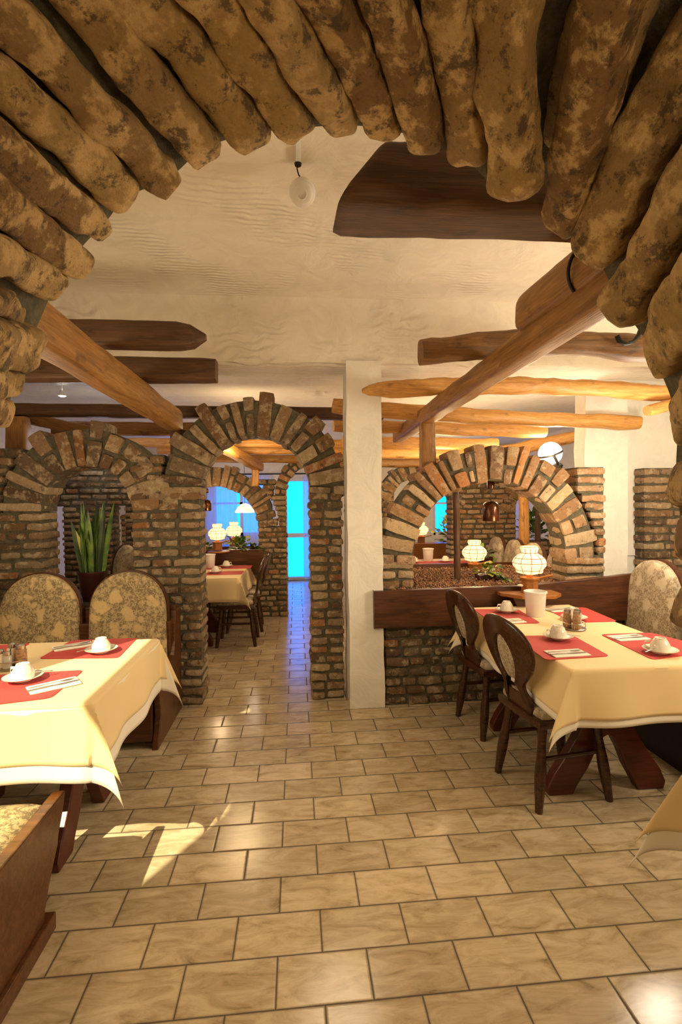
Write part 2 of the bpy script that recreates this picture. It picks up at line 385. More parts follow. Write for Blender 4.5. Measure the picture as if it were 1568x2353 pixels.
# far wall: windows and a glazed door to blue daylight
mb=MB()
op=[(-2.9,-1.75,.9,2.0),(-1.62,-.52,.9,2.0),(-.24,.30,.0,2.02),(2.75,4.0,.85,2.0)]
xs=X0
for (a,b_,c,d) in op:
    mb.box((xs,Y1,0),(a,Y1+.2,ZC)); mb.box((a,Y1,0),(b_,Y1+.2,c)); mb.box((a,Y1,d),(b_,Y1+.2,ZC)); xs=b_
mb.box((xs,Y1,0),(X1,Y1+.2,ZC)); struct('wall_far',mb,M['plaster_rough'],smooth=False)
for i,(a,b_,c,d) in enumerate(op):
    mb=MB(); w=.06; y=Y1+.06
    mb.box((a,y,c),(a+w,y+.06,d)); mb.box((b_-w,y,c),(b_,y+.06,d)); mb.box((a,y,c),(b_,y+.06,c+w)); mb.box((a,y,d-w),(b_,y+.06,d))
    if i!=2: mb.box(((a+b_)/2-.03,y,c),((a+b_)/2+.03,y+.06,d)); mb.box((a,y,c+.62),(b_,y+.06,c+.66))
    else: mb.box((a,y,.85),(b_,y+.06,.93)); 
    f=struct('door_1' if i==2 else 'window_%d'%(i+2 if i<2 else 4),mb,M['frame'],smooth=False)
    g=MB(); g.box((a+w,y+.02,c+w),(b_-w,y+.03,d-w)); g.build('pane',M['glass'],f,False)
#@@BRICK
# ------------------------------------------------------------------ brick work
PAL=[(.28,.155,.07),(.21,.115,.052),(.34,.215,.115),(.40,.29,.17),(.15,.085,.045),(.36,.22,.12),(.26,.175,.10),(.30,.17,.08),(.38,.26,.15),(.22,.14,.08),(.24,.13,.06),(.36,.16,.06)]
def btint(k=1):
    c=random.choice(PAL); f=R(.75,1.15)*k; return tuple(x*f for x in c)
def course_fill(mb,x0,x1,z,h,y,th,bl=.165,jx=.012,tk=1,ends=True):
    L=x1-x0
    if L<.035: return
    n=max(1,round(L/R(bl*.8,bl*1.15))); ws=[R(.7,1.3) for _ in range(n)]; t=sum(ws); x=x0
    for w in ws:
        w=w*L/t; a=x+(R(-jx,jx*.3) if ends and x==x0 else 0); e=x+w+(R(-jx*.3,jx) if ends and abs(x+w-x1)<1e-6 else 0)
        mw=T(((a+e)/2,y+th/2+R(-.010,.008),z+R(-.003,.003)))@rotm(R(-.02,.02),R(-.025,.025),R(-.03,.03))
        mb.rbox(((e-a)/2-R(.005,.009),th/2,h/2-R(.004,.010)),mw,(6,4,3),.018,.010,13,0,btint(tk)); x+=w
    mb.box((x0+.014,y+.016,z-h/2),(x1-.014,y+th-.016,z+h/2),1)
def ring(mb,cx,cz,r,rw,y,th,a0=0,a1=180,bw=.075,clipx=None,ez=1.,tk=1,shape=None):
    a0,a1=math.radians(a0),math.radians(a1); n=max(3,round((a1-a0)*r/bw))
    ws=[R(.65,1.35) for _ in range(n)]; tw=sum(ws); acc=0
    for i in range(n):
        w=(a1-a0)*ws[i]/tw; a=a0+acc+w/2; acc+=w; L=rw*R(.82,1.14)
        d=Vector((math.cos(a),0,math.sin(a)*ez)); 
        def piece(s0,s1):
            rm=r+(s0+s1)/2; c=Vector((cx,0,cz))+Vector((math.cos(a)*rm,0,math.sin(a)*rm*ez))
            ang=math.atan2(math.sin(a)*ez,math.cos(a))
            if clipx and not (clipx[0]<c.x<clipx[1]): return
            hw=min(w*rm*.5-.006,.058)*R(.86,1.02)
            mw=T((c.x,y+th/2+R(-.014,.010),c.z))@rotm(0,-ang+R(-.04,.04),R(-.03,.03))
            mb.rbox(((s1-s0)/2-.005,th/2,hw),mw,(5,4,3),.018,.008,11,0,btint(tk),taper=.05)
        s0=R(-.012,.014)
        if random.random()<.45: m_=L*R(.4,.62); piece(s0,m_); piece(m_+.008,L)
        else: piece(s0,L)
    N=n*2; V=[];F=[]
    for i in range(N+1):
        a=a0+(a1-a0)*i/N
        for (rr,yy) in ((r+.014,y+.02),(r+rw*.86,y+.02),(r+rw*.86,y+th-.02),(r+.014,y+th-.02)):
            x=cx+math.cos(a)*rr
            if clipx: x=max(clipx[0],min(clipx[1],x))
            V.append((x,yy,cz+math.sin(a)*rr*ez))
    for i in range(N):
        for k in range(4): F.append((i*4+k,i*4+(k+1)%4,(i+1)*4+(k+1)%4,(i+1)*4+k))
    F.append((0,1,2,3)); F.append((N*4,N*4+3,N*4+2,N*4+1)); mb.add(V,F,1)
def courses(mb,rects,holes,y,th,h=.071,tk=1,bl=.165):
    """rects (x0,x1,z0,z1); holes (cx,r,zs,zb,rw,ez): arch openings with their ring zone"""
    for (xa,xb,za,zb) in rects:
        n=max(1,round((zb-za)/h)); hh=(zb-za)/n
        for i in range(n):
            z=za+hh*(i+.5); iv=[(xa,xb)]
            for (cx,r,zs,zb_,rw,ez) in holes:
                if z<zb_: continue
                if z<=zs: half=r
                else:
                    q=((r+rw*.93)**2-((z-zs)/ez)**2)
                    if q<=0: continue
                    half=math.sqrt(q)
                nv=[]
                for (a,b_) in iv:
                    if cx-half>a: nv.append((a,min(b_,cx-half)))
                    if cx+half<b_: nv.append((max(a,cx+half),b_))
                iv=[q for q in nv if q[1]-q[0]>.03]
            for (a,b_) in iv: course_fill(mb,a,b_,z,hh,y,th,bl,tk=tk)
# left archway (window over the seats) and the middle walk-through archway
YW=3.84; TH=.28
lt=thing('brick_archway','low rustic brick arch over the potted snake plant behind the upholstered seats','archway',(-1.54,YW,0))
def rel(o,root):   # keep world placement while parenting
    o.parent=root; o.matrix_parent_inverse=Matrix.Translation(-Vector(root.location)) if root.rotation_euler[2]==0 else root.matrix_world.inverted()
    return o
HL=(-1.545,.31,1.50,.80,.33,1.0); HM=(-.312,.405,1.63,0,.32,1.0)
mb=MB(); ring(mb,HL[0],HL[2],HL[1],HL[4],YW,TH,-3,183,.08); rel(mb.build('arch_ring',[M['brick'],M['mortar']]),lt)
mb=MB(); courses(mb,[(-3.25,-1.86,0,1.62),(-3.25,-2.0,1.62,1.95),(-1.86,-1.24,0,.80)],[HL],YW,TH,tk=.9); rel(mb.build('pier',[M['brick'],M['mortar']]),lt)
md=thing('brick_archway','tall round brick archway over the tiled walkway beside the white pillar','archway',(-.31,YW,0))
mb=MB(); ring(mb,HM[0],HM[2],HM[1],HM[4],YW,TH,-5,185,.078,clipx=(-1.3,.37)); rel(mb.build('arch_ring',[M['brick'],M['mortar']]),md)
mb=MB(); courses(mb,[(-1.235,-.72,0,1.90)],[HM,(HL[0],.31,1.50,3,.33,1)],YW,TH); rel(mb.build('pier',[M['brick'],M['mortar']]),md)
mb=MB(); courses(mb,[(.095,.36,0,1.75)],[HM],YW,TH,bl=.15); rel(mb.build('pier',[M['brick'],M['mortar']]),md)
# right archway above the planter wall
HR=(1.50,.60,1.07,.86,.29,1.0); YR=3.74
rg=thing('brick_archway','wide pale brick arch over the gravel planter behind the breakfast table','archway',(1.45,YR,0))
mb=MB(); ring(mb,HR[0],HR[2],HR[1],HR[4],YR,.25,-3,183,.083,clipx=(.63,2.5),tk=1.55); rel(mb.build('arch_ring',[M['brick'],M['mortar']]),rg)
mb=MB(); courses(mb,[(.64,.895,.86,1.08)],[HR],YR,.25,tk=1.4,bl=.18); rel(mb.build('pier',[M['brick'],M['mortar']]),rg)
mb=MB(); courses(mb,[(2.10,2.44,.86,1.30),(2.2,2.44,1.30,1.78)],[HR],YR,.25,tk=1.5,bl=.22); rel(mb.build('pier',[M['brick'],M['mortar']]),rg)
mb=MB(); courses(mb,[(.64,3.6,0,.86)],[],YR-.08,.14,tk=.75); rel(mb.build('planter_wall',[M['brick'],M['mortar']]),rg)
# brick pier at the right edge
mb=MB(); courses(mb,[(2.99,3.8,0,1.79)],[],4.06,.15,tk=1.2,bl=.24)
tag(mb.build('brick_pier',[M['brick'],M['mortar']]),'square brick pier by the light switch behind the pale seat back','pier')
# second row of arches
YB=6.75
HB1=(-1.10,.58,1.18,.72,.30,1.0); HB2=(.27,.40,1.64,0,.18,1.0)
b2=thing('brick_archway','distant brick arch framing the blue curtained window and lit lamps','archway',(-1.1,YB,0))
mb=MB(); ring(mb,*[HB1[0],HB1[2],HB1[1],HB1[4]],YB,.25,2,178,.085,tk=1.2,clipx=(-3,-.33)); rel(mb.build('arch_ring',[M['brick'],M['mortar']]),b2)
mb=MB(); courses(mb,[(-.52,-.13,0,1.85),(-2.3,-1.68,0,1.4),(-1.68,-.52,0,.72)],[HB1,HB2],YB,.25,h=.07,tk=1.1); rel(mb.build('pier',[M['brick'],M['mortar']]),b2)
b3=thing('brick_archway','distant narrow brick doorway arch in front of the glowing blue door','archway',(.27,YB,0))
mb=MB(); ring(mb,*[HB2[0],HB2[2],HB2[1],HB2[4]],YB-.03,.28,0,180,.08,tk=1.2); rel(mb.build('arch_ring',[M['brick'],M['mortar']]),b3)
mb=MB(); courses(mb,[(.67,1.35,0,1.8)],[],YB,.25,h=.07); rel(mb.build('pier',[M['brick'],M['mortar']]),b3)
b4=thing('brick_archway','distant brick wall with ragged openings seen through the planter arch','archway',(2.6,YB,0))
mb=MB()
courses(mb,[(2.13,3.08,0,2.05),(3.08,4.2,0,.95)],[],YB,.25,h=.07,tk=1.2,bl=.17); rel(mb.build('wall_section',[M['brick'],M['mortar']]),b4)
mb=MB(); ring(mb,1.72,1.45,.42,.24,YB,.25,0,180,.085,tk=1.2); ring(mb,3.42,1.35,.35,.24,YB,.25,0,180,.085,tk=1.2); rel(mb.build('arch_ring',[M['brick'],M['mortar']]),b4)
# brick pillar seen behind the snake plant
mb=MB(); courses(mb,[(-2.42,-1.93,0,1.52),(-2.75,-1.2,1.52,2.02),(-1.80,-1.2,0,1.52)],[],5.4,.3,h=.062,bl=.17,tk=.95)
tag(mb.build('brick_pillar',[M['brick'],M['mortar']]),'rough brick pillar visible behind the snake plant inside the low arch','pillar')
# ------------------------------------------------------------------ foreground stone arch
fa=thing('stone_archway','huge dark rough-stone arch overhead framing the whole view','archway',(0,.85,0))
ST=[((12,955),(-110,930),62),((30,880),(-110,850),72),((62,795),(-110,745),108),((60,725),(-60,690),60),((122,660),(-90,560),88),((178,600),(-70,395),98),((238,525),(-40,300),84),
((305,462),(-60,150),92),((398,425),(20,40),92),((485,362),(150,-60),104),((600,325),(250,-90),116),((697,308),(430,-90),98),((795,292),(560,-90),98),((902,305),(720,-90),92),
((998,340),(860,-90),94),((1085,375),(1015,-90),110),((1190,452),(1170,-90),128),((1325,350),(1470,-120),175),((1292,530),(1400,60),105),((1365,600),(1640,60),150),
((1425,735),(1640,330),125),((1530,830),(1680,600),150),((1575,985),(1700,820),110),((1570,1120),(1700,1080),125),((1590,1250),(1720,1200),120),((1600,1400),(1720,1370),130)]
YT,YO=.98,.70
tips=[];outs=[]
for i,(a,b_,w) in enumerate(ST):
    yt=YT if i not in (16,17) else .94
    if i==18: yt=1.02
    P=at(a[0],a[1],Y=yt); Q=at(b_[0],b_[1],Y=YO); wr=w*yt/FPX*.405; dirv=(Q-P)
    n=44; pts=[];rad=[]
    bend=Vector((R(-1,1),R(-1,1),R(-1,1)))*.012
    P0=P-dirv.normalized()*0.0
    for k in range(n):
        s_=k/(n-1); p=P0+dirv*(s_*1.25-.0)+bend*math.sin(s_*PI)
        e_=min(1,(s_*(dirv.length*1.25))/(wr*.95)); rr=wr*(1-(1-e_)**2.4)**.5 if e_<1 else wr
        rr=max(rr,.003)*(1+.045*math.sin(s_*5+i)+.09*noise.noise(Vector((s_*6,i*3.7,0))))
        pts.append(p); rad.append(rr)
    mb=MB(); base=random.choice([(.36,.225,.085),(.42,.27,.10),(.25,.14,.05),(.46,.30,.12),(.32,.195,.075)])
    mb.tube(pts,rad,30,0,base,nz=.012,sq=R(3.6,5.5),asp=R(.8,1.0),nf=12,upv=(o_:=Vector((P.x-.07,0,P.z-1.6)).normalized()))
    rel(mb.build('stone',M['stone']),fa)
    tips.append((P,wr)); outs.append(Q)
# mortar body behind the stones
V=[];F=[]; ctr=at(760,1000,Y=.9)
order=[k for k in range(len(ST)) if k not in (18,3)]
rows=[]
for k in order:
    P,wr=tips[k]; Q=outs[k]; d=(Q-P).normalized()
    o=Vector((P.x-ctr.x,0,P.z-ctr.z)).normalized()
    A=P+d*wr*1.1+o*.012; A.y=.99; B=Q+d*.1+o*.03+Vector((0,-.02,0))
    mid=(A+B)/2+o*.012
    rows.append([A+Vector((0,.0,0)),mid,B,B+o*.35,A+o*.5])
m_=len(rows[0])
# interpolate rows
dense=[]
for i in range(len(rows)-1):
    for s_ in range(6):
        t_=s_/6; dense.append([rows[i][k].lerp(rows[i+1][k],t_) for k in range(m_)])
dense.append(rows[-1])
for r_ in dense:
    for q in r_: V.append(q+noise.noise_vector(q*9)*.008)
for i in range(len(dense)-1):
    for k in range(m_): F.append((i*m_+k,i*m_+(k+1)%m_,(i+1)*m_+(k+1)%m_,(i+1)*m_+k))
mb=MB(); mb.add(V,F); rel(mb.build('mortar',M['mortar']),fa)
for (xa,xb) in ((-.90,-.66),(.90,1.15)):
    mb=MB(); courses(mb,[(xa,xb,0,1.45)],[],.72,.26,h=.09,bl=.2); rel(mb.build('pier',[M['stone'],M['mortar']]),fa)
#@@BEAMS
# ------------------------------------------------------------------ timber
def log(name,label,P,Q,w,h,m,cat='beam',sq=3.,nz=.008,bend=(0,0),ends=(0,0),n=30,cut=0,rv=.06):
    """beam from P to Q; bend (sideways, up); ends: taper lengths (fraction) at P and Q"""
    P,Q=Vector(P),Vector(Q); d=Q-P; L=d.length; x=d.normalized(); up_=Vector((0,0,1))
    if abs(x.z)>.9: up_=Vector((0,1,0))
    y=up_.cross(x).normalized(); z=x.cross(y)
    mw=Matrix(((x.x,y.x,z.x,P.x),(x.y,y.y,z.y,P.y),(x.z,y.z,z.z,P.z),(0,0,0,1)))
    pts=[];rad=[]; sd=R(0,99)
    for k in range(n):
        s_=k/(n-1)
        b=math.sin(PI*s_); r=w/2*(1+rv*noise.noise(Vector((s_*L*2.5,sd,0))))
        if ends[0] and s_<ends[0]: r*=.25+.75*(s_/ends[0])**.6
        if ends[1] and s_>1-ends[1]: r*=.25+.75*((1-s_)/ends[1])**.6
        pts.append((s_*L,bend[0]*b,bend[1]*b)); rad.append(r)
    rad[0]*=.93; rad[-1]*=.93
    mb=MB(); mb.tube(pts,rad,20,0,nz=nz,sq=sq,asp=h/w,upv=(0,0,1),nf=5)
    o=mb.build(name,M[m],mw=mw); o['label']=label; o['category']=cat
    return o
log('timber_beam','long amber timber beam running back to the brick pier above the seats',(-.92,1.25,2.17),(-.92,3.95,2.165),.125,.16,'oak',sq=6,nz=.004)
log('timber_beam','short dark rounded beam end jutting out nearest the ceiling step',(-2.4,2.6,2.375),(-.445,2.6,2.372),.13,.125,'darklog',sq=5,nz=.005,ends=(0,.05))
log('timber_beam','square-ended dark brown beam lying just below the rounded one',(-2.6,3.1,2.335),(-.47,3.1,2.33),.13,.135,'darklog',sq=7,nz=.004)
log('timber_beam','long dark beam passing behind the top of the tall brick archway',(-3.2,4.25,2.31),(.75,4.25,2.275),.12,.10,'darklog',sq=5,nz=.004)
log('timber_beam','light brown beam above the low brick arch, behind the long dark one',(-2.3,5.0,2.265),(-.2,5.0,2.25),.12,.13,'oak',sq=5,nz=.006)
log('timber_beam','slim honey beam low behind the low brick arch',(-2.6,5.8,2.235),(.9,5.8,2.20),.12,.10,'pine',sq=4)
log('timber_post','square dark timber post standing on the brick pier under the long amber beam',(-.90,4.0,1.85),(-.90,4.0,2.10),.13,.10,'darklog','post',sq=6,nz=.003)
log('timber_beam','angled brown beam meeting the post at the low arch shoulder',(-2.75,4.45,2.38),(-1.6,4.6,2.13),.13,.10,'oak',sq=5)
log('timber_post','thick reddish brown post at the far shoulder of the low brick arch',(-2.22,4.24,0),(-2.22,4.24,2.24),.16,.12,'oak','post',sq=5)
log('timber_beam','distant amber beam angling down inside the tall archway',(-.86,4.7,2.17),(-.45,6.3,1.98),.12,.12,'oak',sq=5)
log('timber_post','small honey post below the distant angled beam',(-.50,6.2,1.74),(-.50,6.2,2.0),.085,.085,'pine','post',sq=5)
log('timber_beam','distant honey log across the tall archway opening',(-1.6,6.0,2.16),(.9,6.0,2.16),.11,.10,'pine',sq=3)
log('timber_beam','distant grey brown log below the honey one in the tall archway',(-1.6,6.5,2.12),(.9,6.5,2.08),.11,.10,'oak',sq=3)
# right side
log('timber_beam','long oak beam running back from the stone arch towards the white pillar',(1.03,1.2,2.215),(1.03,5.0,2.185),.11,.125,'oak',sq=6,nz=.006,n=50)
log('timber_beam','thick reddish timber block with a black cable, on top of the long oak beam',(1.035,1.15,2.30),(1.035,2.10,2.325),.17,.15,'oak',sq=5,nz=.006)
o=log('timber_beam','massive dark hewn timber with a slanted end below the stone arch',(.12,1.50,2.455),(1.25,1.50,2.455),.22,.19,'darklog',sq=5,nz=.006,n=40)
for v_ in o.data.vertices:      # slanted cut end, overhanging lower edge
    if v_.co.x<.22: v_.co.x+= (v_.co.z+.095)*.75*(1-v_.co.x/.22)+ (v_.co.z+.095)*.0
    if v_.co.x<.2 and v_.co.z>.02: v_.co.z-= .02*(1-v_.co.x/.2)
o.data.materials[0]=M['bigoak']
log('timber_beam','bent brown log with a cut end, nearest of the logs above the wooden chairs',(.66,2.6,2.31),(2.15,2.6,2.33),.14,.13,'bentoak',sq=2.6,nz=.014,bend=(0,.05))
log('timber_beam','long pale honey log with a pointed tip crossing in front of the white pillar',(.455,3.42,2.295),(2.75,3.42,2.285),.12,.115,'pine',sq=2.3,nz=.016,bend=(0,.045),ends=(.10,0),n=44)
log('timber_beam','short honey stub hanging under the end of the pale pointed log',(2.50,3.36,2.15),(2.72,3.36,2.20),.09,.08,'pine',sq=2.5)
log('timber_beam','honey log starting behind the white pillar, third from the near ceiling',(.30,4.0,2.30),(2.9,4.0,2.17),.125,.12,'pine',sq=2.6,nz=.014,bend=(0,-.02))
log('timber_beam','honey log with a small knot hole ending above the planter arch',(.35,4.6,2.235),(2.38,4.6,2.18),.13,.12,'pine',sq=2.6,nz=.012)
log('timber_beam','lower honey log with a broken stub above the planter arch crown',(.5,5.3,2.17),(2.20,5.3,2.14),.13,.13,'pine',sq=2.5,nz=.014)
log('timber_beam','angled bright honey log beside the white globe lamp',(2.2,5.7,2.06),(3.4,5.25,2.28),.12,.13,'pine',sq=2.6,nz=.012)
log('timber_beam','far honey log behind the short oak post, second lowest',(.4,6.0,2.12),(2.4,6.0,2.10),.12,.12,'pine',sq=3)
log('timber_beam','lowest far brown log behind the short oak post',(.4,6.55,2.04),(1.9,6.55,2.04),.11,.11,'oak',sq=3)
log('timber_post','short oak post standing on the planter arch under the long beam',(1.035,3.86,1.70),(1.035,3.86,2.14),.12,.10,'oak','post',sq=5,nz=.004)
log('timber_post','slim dark round post rising from the gravel planter',(1.365,4.15,.86),(1.355,4.15,1.60),.055,.055,'darklog','post',sq=2)
log('timber_post','orange lit wooden post behind the bronze bell lamp',(2.78,5.9,0),(2.78,5.9,1.75),.11,.11,'pine','post',sq=4)
log('timber_post','slim black post before the blue far window with plants',(3.06,6.1,0),(3.06,6.1,1.8),.06,.06,'darklog','post',sq=3)
log('timber_post','thin black upright at the edge of the low arch opening',(-2.38,5.0,0),(-2.38,5.0,1.9),.05,.05,'darklog','post',sq=4)
# iron hook and cable
mb=MB(); pts=[]
for k in range(24):
    a=-PI*.1+2*PI*.62*k/23-PI/2; pts.append((1.035+.10*math.cos(a+PI*.6),1.62+.16*(k/23-.5)*.4,2.305+.098*math.sin(a+PI*.6)))
mb.tube(pts,.006,8); tag(mb.build('cable',M['black']),'black cable looped around the thick timber block','cable')
mb=MB(); pts=[at(1430,765,Y=2.45),at(1436,778,Y=2.45),at(1450,784,Y=2.45),at(1466,780,Y=2.45),at(1480,765,Y=2.45),at(1490,740,Y=2.45)]
mb.tube([p+Vector((0,.04,0)) for p in pts],.016,10,asp=.7); tag(mb.build('iron_hook',M['iron']),'curved black iron hook on the bent brown log','hook')
# white round device under the ceiling
dv=thing('ceiling_detector','round white ringed device hanging from a dark hook on the ceiling','detector',(.045,2.16,2.85))
mb=MB(); tilt=T((.0,0,0))@rotm(math.radians(128),0,math.radians(-5))
mb.lathe([(.0,-.045),(.035,-.043),(.052,-.02),(.056,.0),(.056,.012),(.050,.03),(.046,.032),(.044,.042),(.036,.048),(.024,.05),(.024,.056),(.019,.058),(.019,.052),(0,.052)],40,tilt)
mb.build('body',M['plastic'],dv)
mb=MB(); mb.tube([(-.02,-.01,.13),(-.022,-.01,.09),(-.016,-.005,.07),(-.008,0,.06),(0,0,.045)],.003,8); mb.lathe([(0,0),(.014,0),(.016,.008),(.008,.014),(0,.014)],16,T((-.018,-.01,.105)))
mb.build('hook',M['iron'],dv)
mb=MB(); mb.box((-.024,-.055,.118),(-.010,-.045,.13)); mb.box((-.028,-.16,.112),(-.008,-.01,.13)); mb.build('bracket',M['frame'],dv,False,bevel=.002)
mb=MB(); mb.lathe([(0,0),(.05,0),(.055,.02),(.05,.035),(0,.035)],24); o=tag(mb.build('smoke_detector',M['plastic'],loc=at(735,909,Z=ZC2-.036)),'small white smoke detector on the ceiling behind the tall archway','detector')
sp=thing('spotlight','small bright white spotlight on the ceiling above the low brick arch','spotlight',at(143,905,Z=ZC2-.10))
mb=MB(); mb.lathe([(.018,.03),(.03,.0),(.034,-.02)],16); mb.tube([(0,0,.03),(.0,0,.10)],.006,6); mb.tube([(-.12,0,.09),(.22,.02,.085)],.004,6); mb.build('fixture',M['frame'],sp)
mb=MB(); mb.lathe([(0,-.03),(.02,-.026),(.03,-.018)],16); mb.build('bulb',M['spot'],sp)
# light switch
sw=thing('light_switch','square white light switch on the plaster beside the brick pier','switch',at(1452,1262,Y=4.2))
mb=MB(); mb.box((-.055,-.018,-.055),(.03,0,.045)); mb.build('plate',M['plastic'],sw,False,bevel=.004)
mb=MB(); mb.box((.02,-.05,-.05),(.065,-.0,-.0)); mb.build('socket_plug',M['plank'],sw,False,bevel=.004)
#@@PLANTER
# ------------------------------------------------------------------ planter, plank, gravel
P1=Vector((.555,3.60,.74)); P2=Vector((1.60,3.62,.745)); P3=Vector((2.66,3.74,.80))
log('plank','long dark varnished plank edging the gravel planter below the arch','','' ,0,0,'plank') if False else None
pk=thing('planter_plank','long dark varnished plank along the front of the gravel planter','plank',(.555,3.60,0))
def quadplank(mb,a,b,za0,za1,zb0,zb1,th=.045,n=16,jit=.004):
    V=[];F=[]; d=(b-a); nrm=Vector((d.y,-d.x,0)).normalized()
    for i in range(n+1):
        t_=i/n; p=a.lerp(b,t_); z0_=za0+(zb0-za0)*t_; z1_=za1+(zb1-za1)*t_+jit*noise.noise(Vector((i*.5,1,2)))
        for (q,z) in ((nrm*th/2,z0_),(nrm*th/2,z1_),(-nrm*th/2,z1_),(-nrm*th/2,z0_)): V.append((p.x+q.x,p.y+q.y,z))
    for i in range(n):
        for k in range(4): F.append((i*4+k,i*4+(k+1)%4,(i+1)*4+(k+1)%4,(i+1)*4+k))
    F+= [(0,1,2,3),(n*4+3,n*4+2,n*4+1,n*4)]; mb.add(V,F)
mb=MB(); quadplank(mb,Vector((.555,3.615,0)),Vector((1.72,3.615,0)),.60,.872,.60,.888); rel(mb.build('board',M['plank'],smooth=False,bevel=.006),pk)
mb=MB(); quadplank(mb,Vector((1.70,3.605,0)),Vector((2.68,3.615,0)),.58,.89,.60,.96); rel(mb.build('board',M['plank'],smooth=False,bevel=.006),pk)
sh=thing('lamp_shelf','small angular wooden shelf under the nearest lit lamp','shelf',(1.68,3.5,.838))
mb=MB(); poly=[(-.20,.09),(-.20,.02),(-.10,-.12),(.13,-.15),(.22,-.06),(.22,.09)]
V=[Vector((x,y,z)) for z in (-.012,.012) for x,y in poly]; nn=len(poly)
mb.add(V,[tuple(range(nn))[::-1],tuple(range(nn,2*nn))]+[(i,(i+1)%nn,(i+1)%nn+nn,i+nn) for i in range(nn)]); mb.build('shelf_board',M['lampwood'],sh,False,bevel=.003)
mb=MB(); mb.prism([(-.10,-.10),(.10,-.10),(.14,-.012),(-.14,-.012)],-.06,.09); mb.build('bracket',M['plank'],sh,False)
gr_l=thing('planter_gravel','brown clay pebbles filling the planter under the arch','gravel',(1.5,4.1,.86))
gr_l['kind']='stuff'
mb=MB(); mb.box((-.84,-.42,-.10),(1.05,.78,-.004),0,(.10,.05,.025))
for k in range(5200):
    x,y=R(-.8,1.0),R(-.40,.76); s_=R(.006,.013); t=random.choice([(.20,.09,.04),(.28,.13,.06),(.12,.055,.03),(.34,.18,.09)])
    c=Vector((x,y,R(-.004,.012)+.012*noise.noise(Vector((x*3,y*3,0)))))
    V=[c+Vector(d)*s_*R(.7,1.2) for d in ((1,0,0),(-1,0,0),(0,1,0),(0,-1,0),(0,0,.8),(0,0,-.8))]
    mb.add(V,[(0,2,4),(2,1,4),(1,3,4),(3,0,4),(2,0,5),(1,2,5),(3,1,5),(0,3,5)],0,t)
g=mb.build('pebbles',M['gravel'],gr_l); g['kind']='stuff'
mb=MB(); quadplank(mb,Vector((.66,4.90,0)),Vector((2.7,4.90,0)),.60,.90,.60,.90,.04); tag(mb.build('planter_board',M['plank'],smooth=False),'dark board closing the far side of the gravel planter','plank')
# ------------------------------------------------------------------ lamps
def make_lamp():
    t=thing('table_lamp','','lamp')
    mb=MB(); mb.lathe([(.0,0),(.068,0),(.068,.004),(.063,.008),(.063,.09),(.072,.096),(.072,.112),(0,.112)],8); mb.build('lamp_base',M['lampwood'],t,False,bevel=.002)
    mb=MB(); mb.tube([(0,0,.11),(0,0,.15)],.024,12); mb.build('stem',M['lampwood'],t)
    mb=MB(); mb.tube([(.06,0,.10),(.12,-.01,.115),(.17,-.02,.125)],[.008,.009,.010],8); mb.build('handle',M['lampwood'],t)
    mb=MB(); mb.lathe([(0,0),(.018,.004),(.022,.012),(.012,.02),(0,.022)],12,T((-.08,-.02,.045))); mb.build('knob',M['porcelain'],t)
    prof=[(.045,.135),(.092,.148),(.098,.165),(.096,.172),(.118,.20),(.122,.225),(.112,.252),(.085,.278),(.058,.292),(.056,.298),(.066,.325),(.062,.342)]
    mb=MB(); mb.lathe(prof,36); mb.lathe([(0,.30),(.054,.30)],24); s=mb.build('lamp_shade',M['shade'],t)
    mb=MB()
    for (r,z) in ((.098,.168),(.1225,.222),(.108,.258),(.0575,.295),(.062,.342)):
        mb.tube([(r*1.01*math.cos(a*PI/18),r*1.01*math.sin(a*PI/18),z) for a in range(37)],.0022,6)
    for k in range(10):
        a=2*PI*k/10; mb.tube([(r*1.01*math.cos(a),r*1.01*math.sin(a),z) for (r,z) in prof],.0022,5)
    mb.build('binding',M['binding'],s)
    return t
lampN=0
def lamp_light(p,e=6,r=.05,c=(1,.68,.36)):
    l=bpy.data.lights.new('lamp_light','POINT'); l.energy=e; l.shadow_soft_size=r; l.color=c
    o=bpy.data.objects.new('lamp_light',l); C.objects.link(o); o.location=p; return o
lp=make_lamp(); lp['label']='nearest lit lampshade lamp, on the shelf above the breakfast table'; lp['group']='glowing table lamps'
SL=.98
lp.location=(1.70,3.52,.85); lp.scale=(SL,)*3
L2=dup(lp,(1.745,4.78,.80),.2,'lit lamp standing just behind the gravel planter, beside the nearest one',scale=SL)
L3=dup(lp,(2.18,8.6,.80),0,'tiny distant lit lamp beyond the slim dark planter post',scale=1.05)
L4=dup(lp,(-1.00,6.42,.945),-.3,'distant lit lamp on the planter behind the walkway table',scale=.95)
L5=dup(lp,(-.975,7.9,.88),.3,'farthest lit lamp partly hidden by leaves behind the tall archway',scale=1.05)
for p in ((1.70,3.52,1.24),(1.745,4.78,1.20),(2.18,8.6,1.2),(-1.0,6.42,1.32),(-.975,7.9,1.3)): lamp_light(p,7)
# bell lamps hanging in the arches
def make_bell():
    t=thing('bell_lamp','','pendant lamp')
    mb=MB(); mb.lathe([(.066,0),(.068,.004),(.066,.11),(.058,.14),(.035,.158),(.012,.165),(0,.166)],32); mb.build('lamp_shade',M['bronze'],t)
    mb=MB(); mb.tube([(0,0,.165),(0,0,.26)],.0028,6); mb.build('cord',M['black'],t)
    mb=MB(); mb.lathe([(.0,.26),(.028,.26),(.03,.30),(.026,.325),(0,.33)],20); mb.build('canopy',M['bronze'],t)
    return t
bl=make_bell(); bl['label']='glossy brown bell lamp hanging in the planter arch'; bl['group']='brown bell lamps'; bl.location=at(1129,1197,Y=3.92); bl.location.z=bl.location.z
dup(bl,at(476,1174,Y=6.88),0,'small distant brown bell lamp against the blue window',scale=.92)
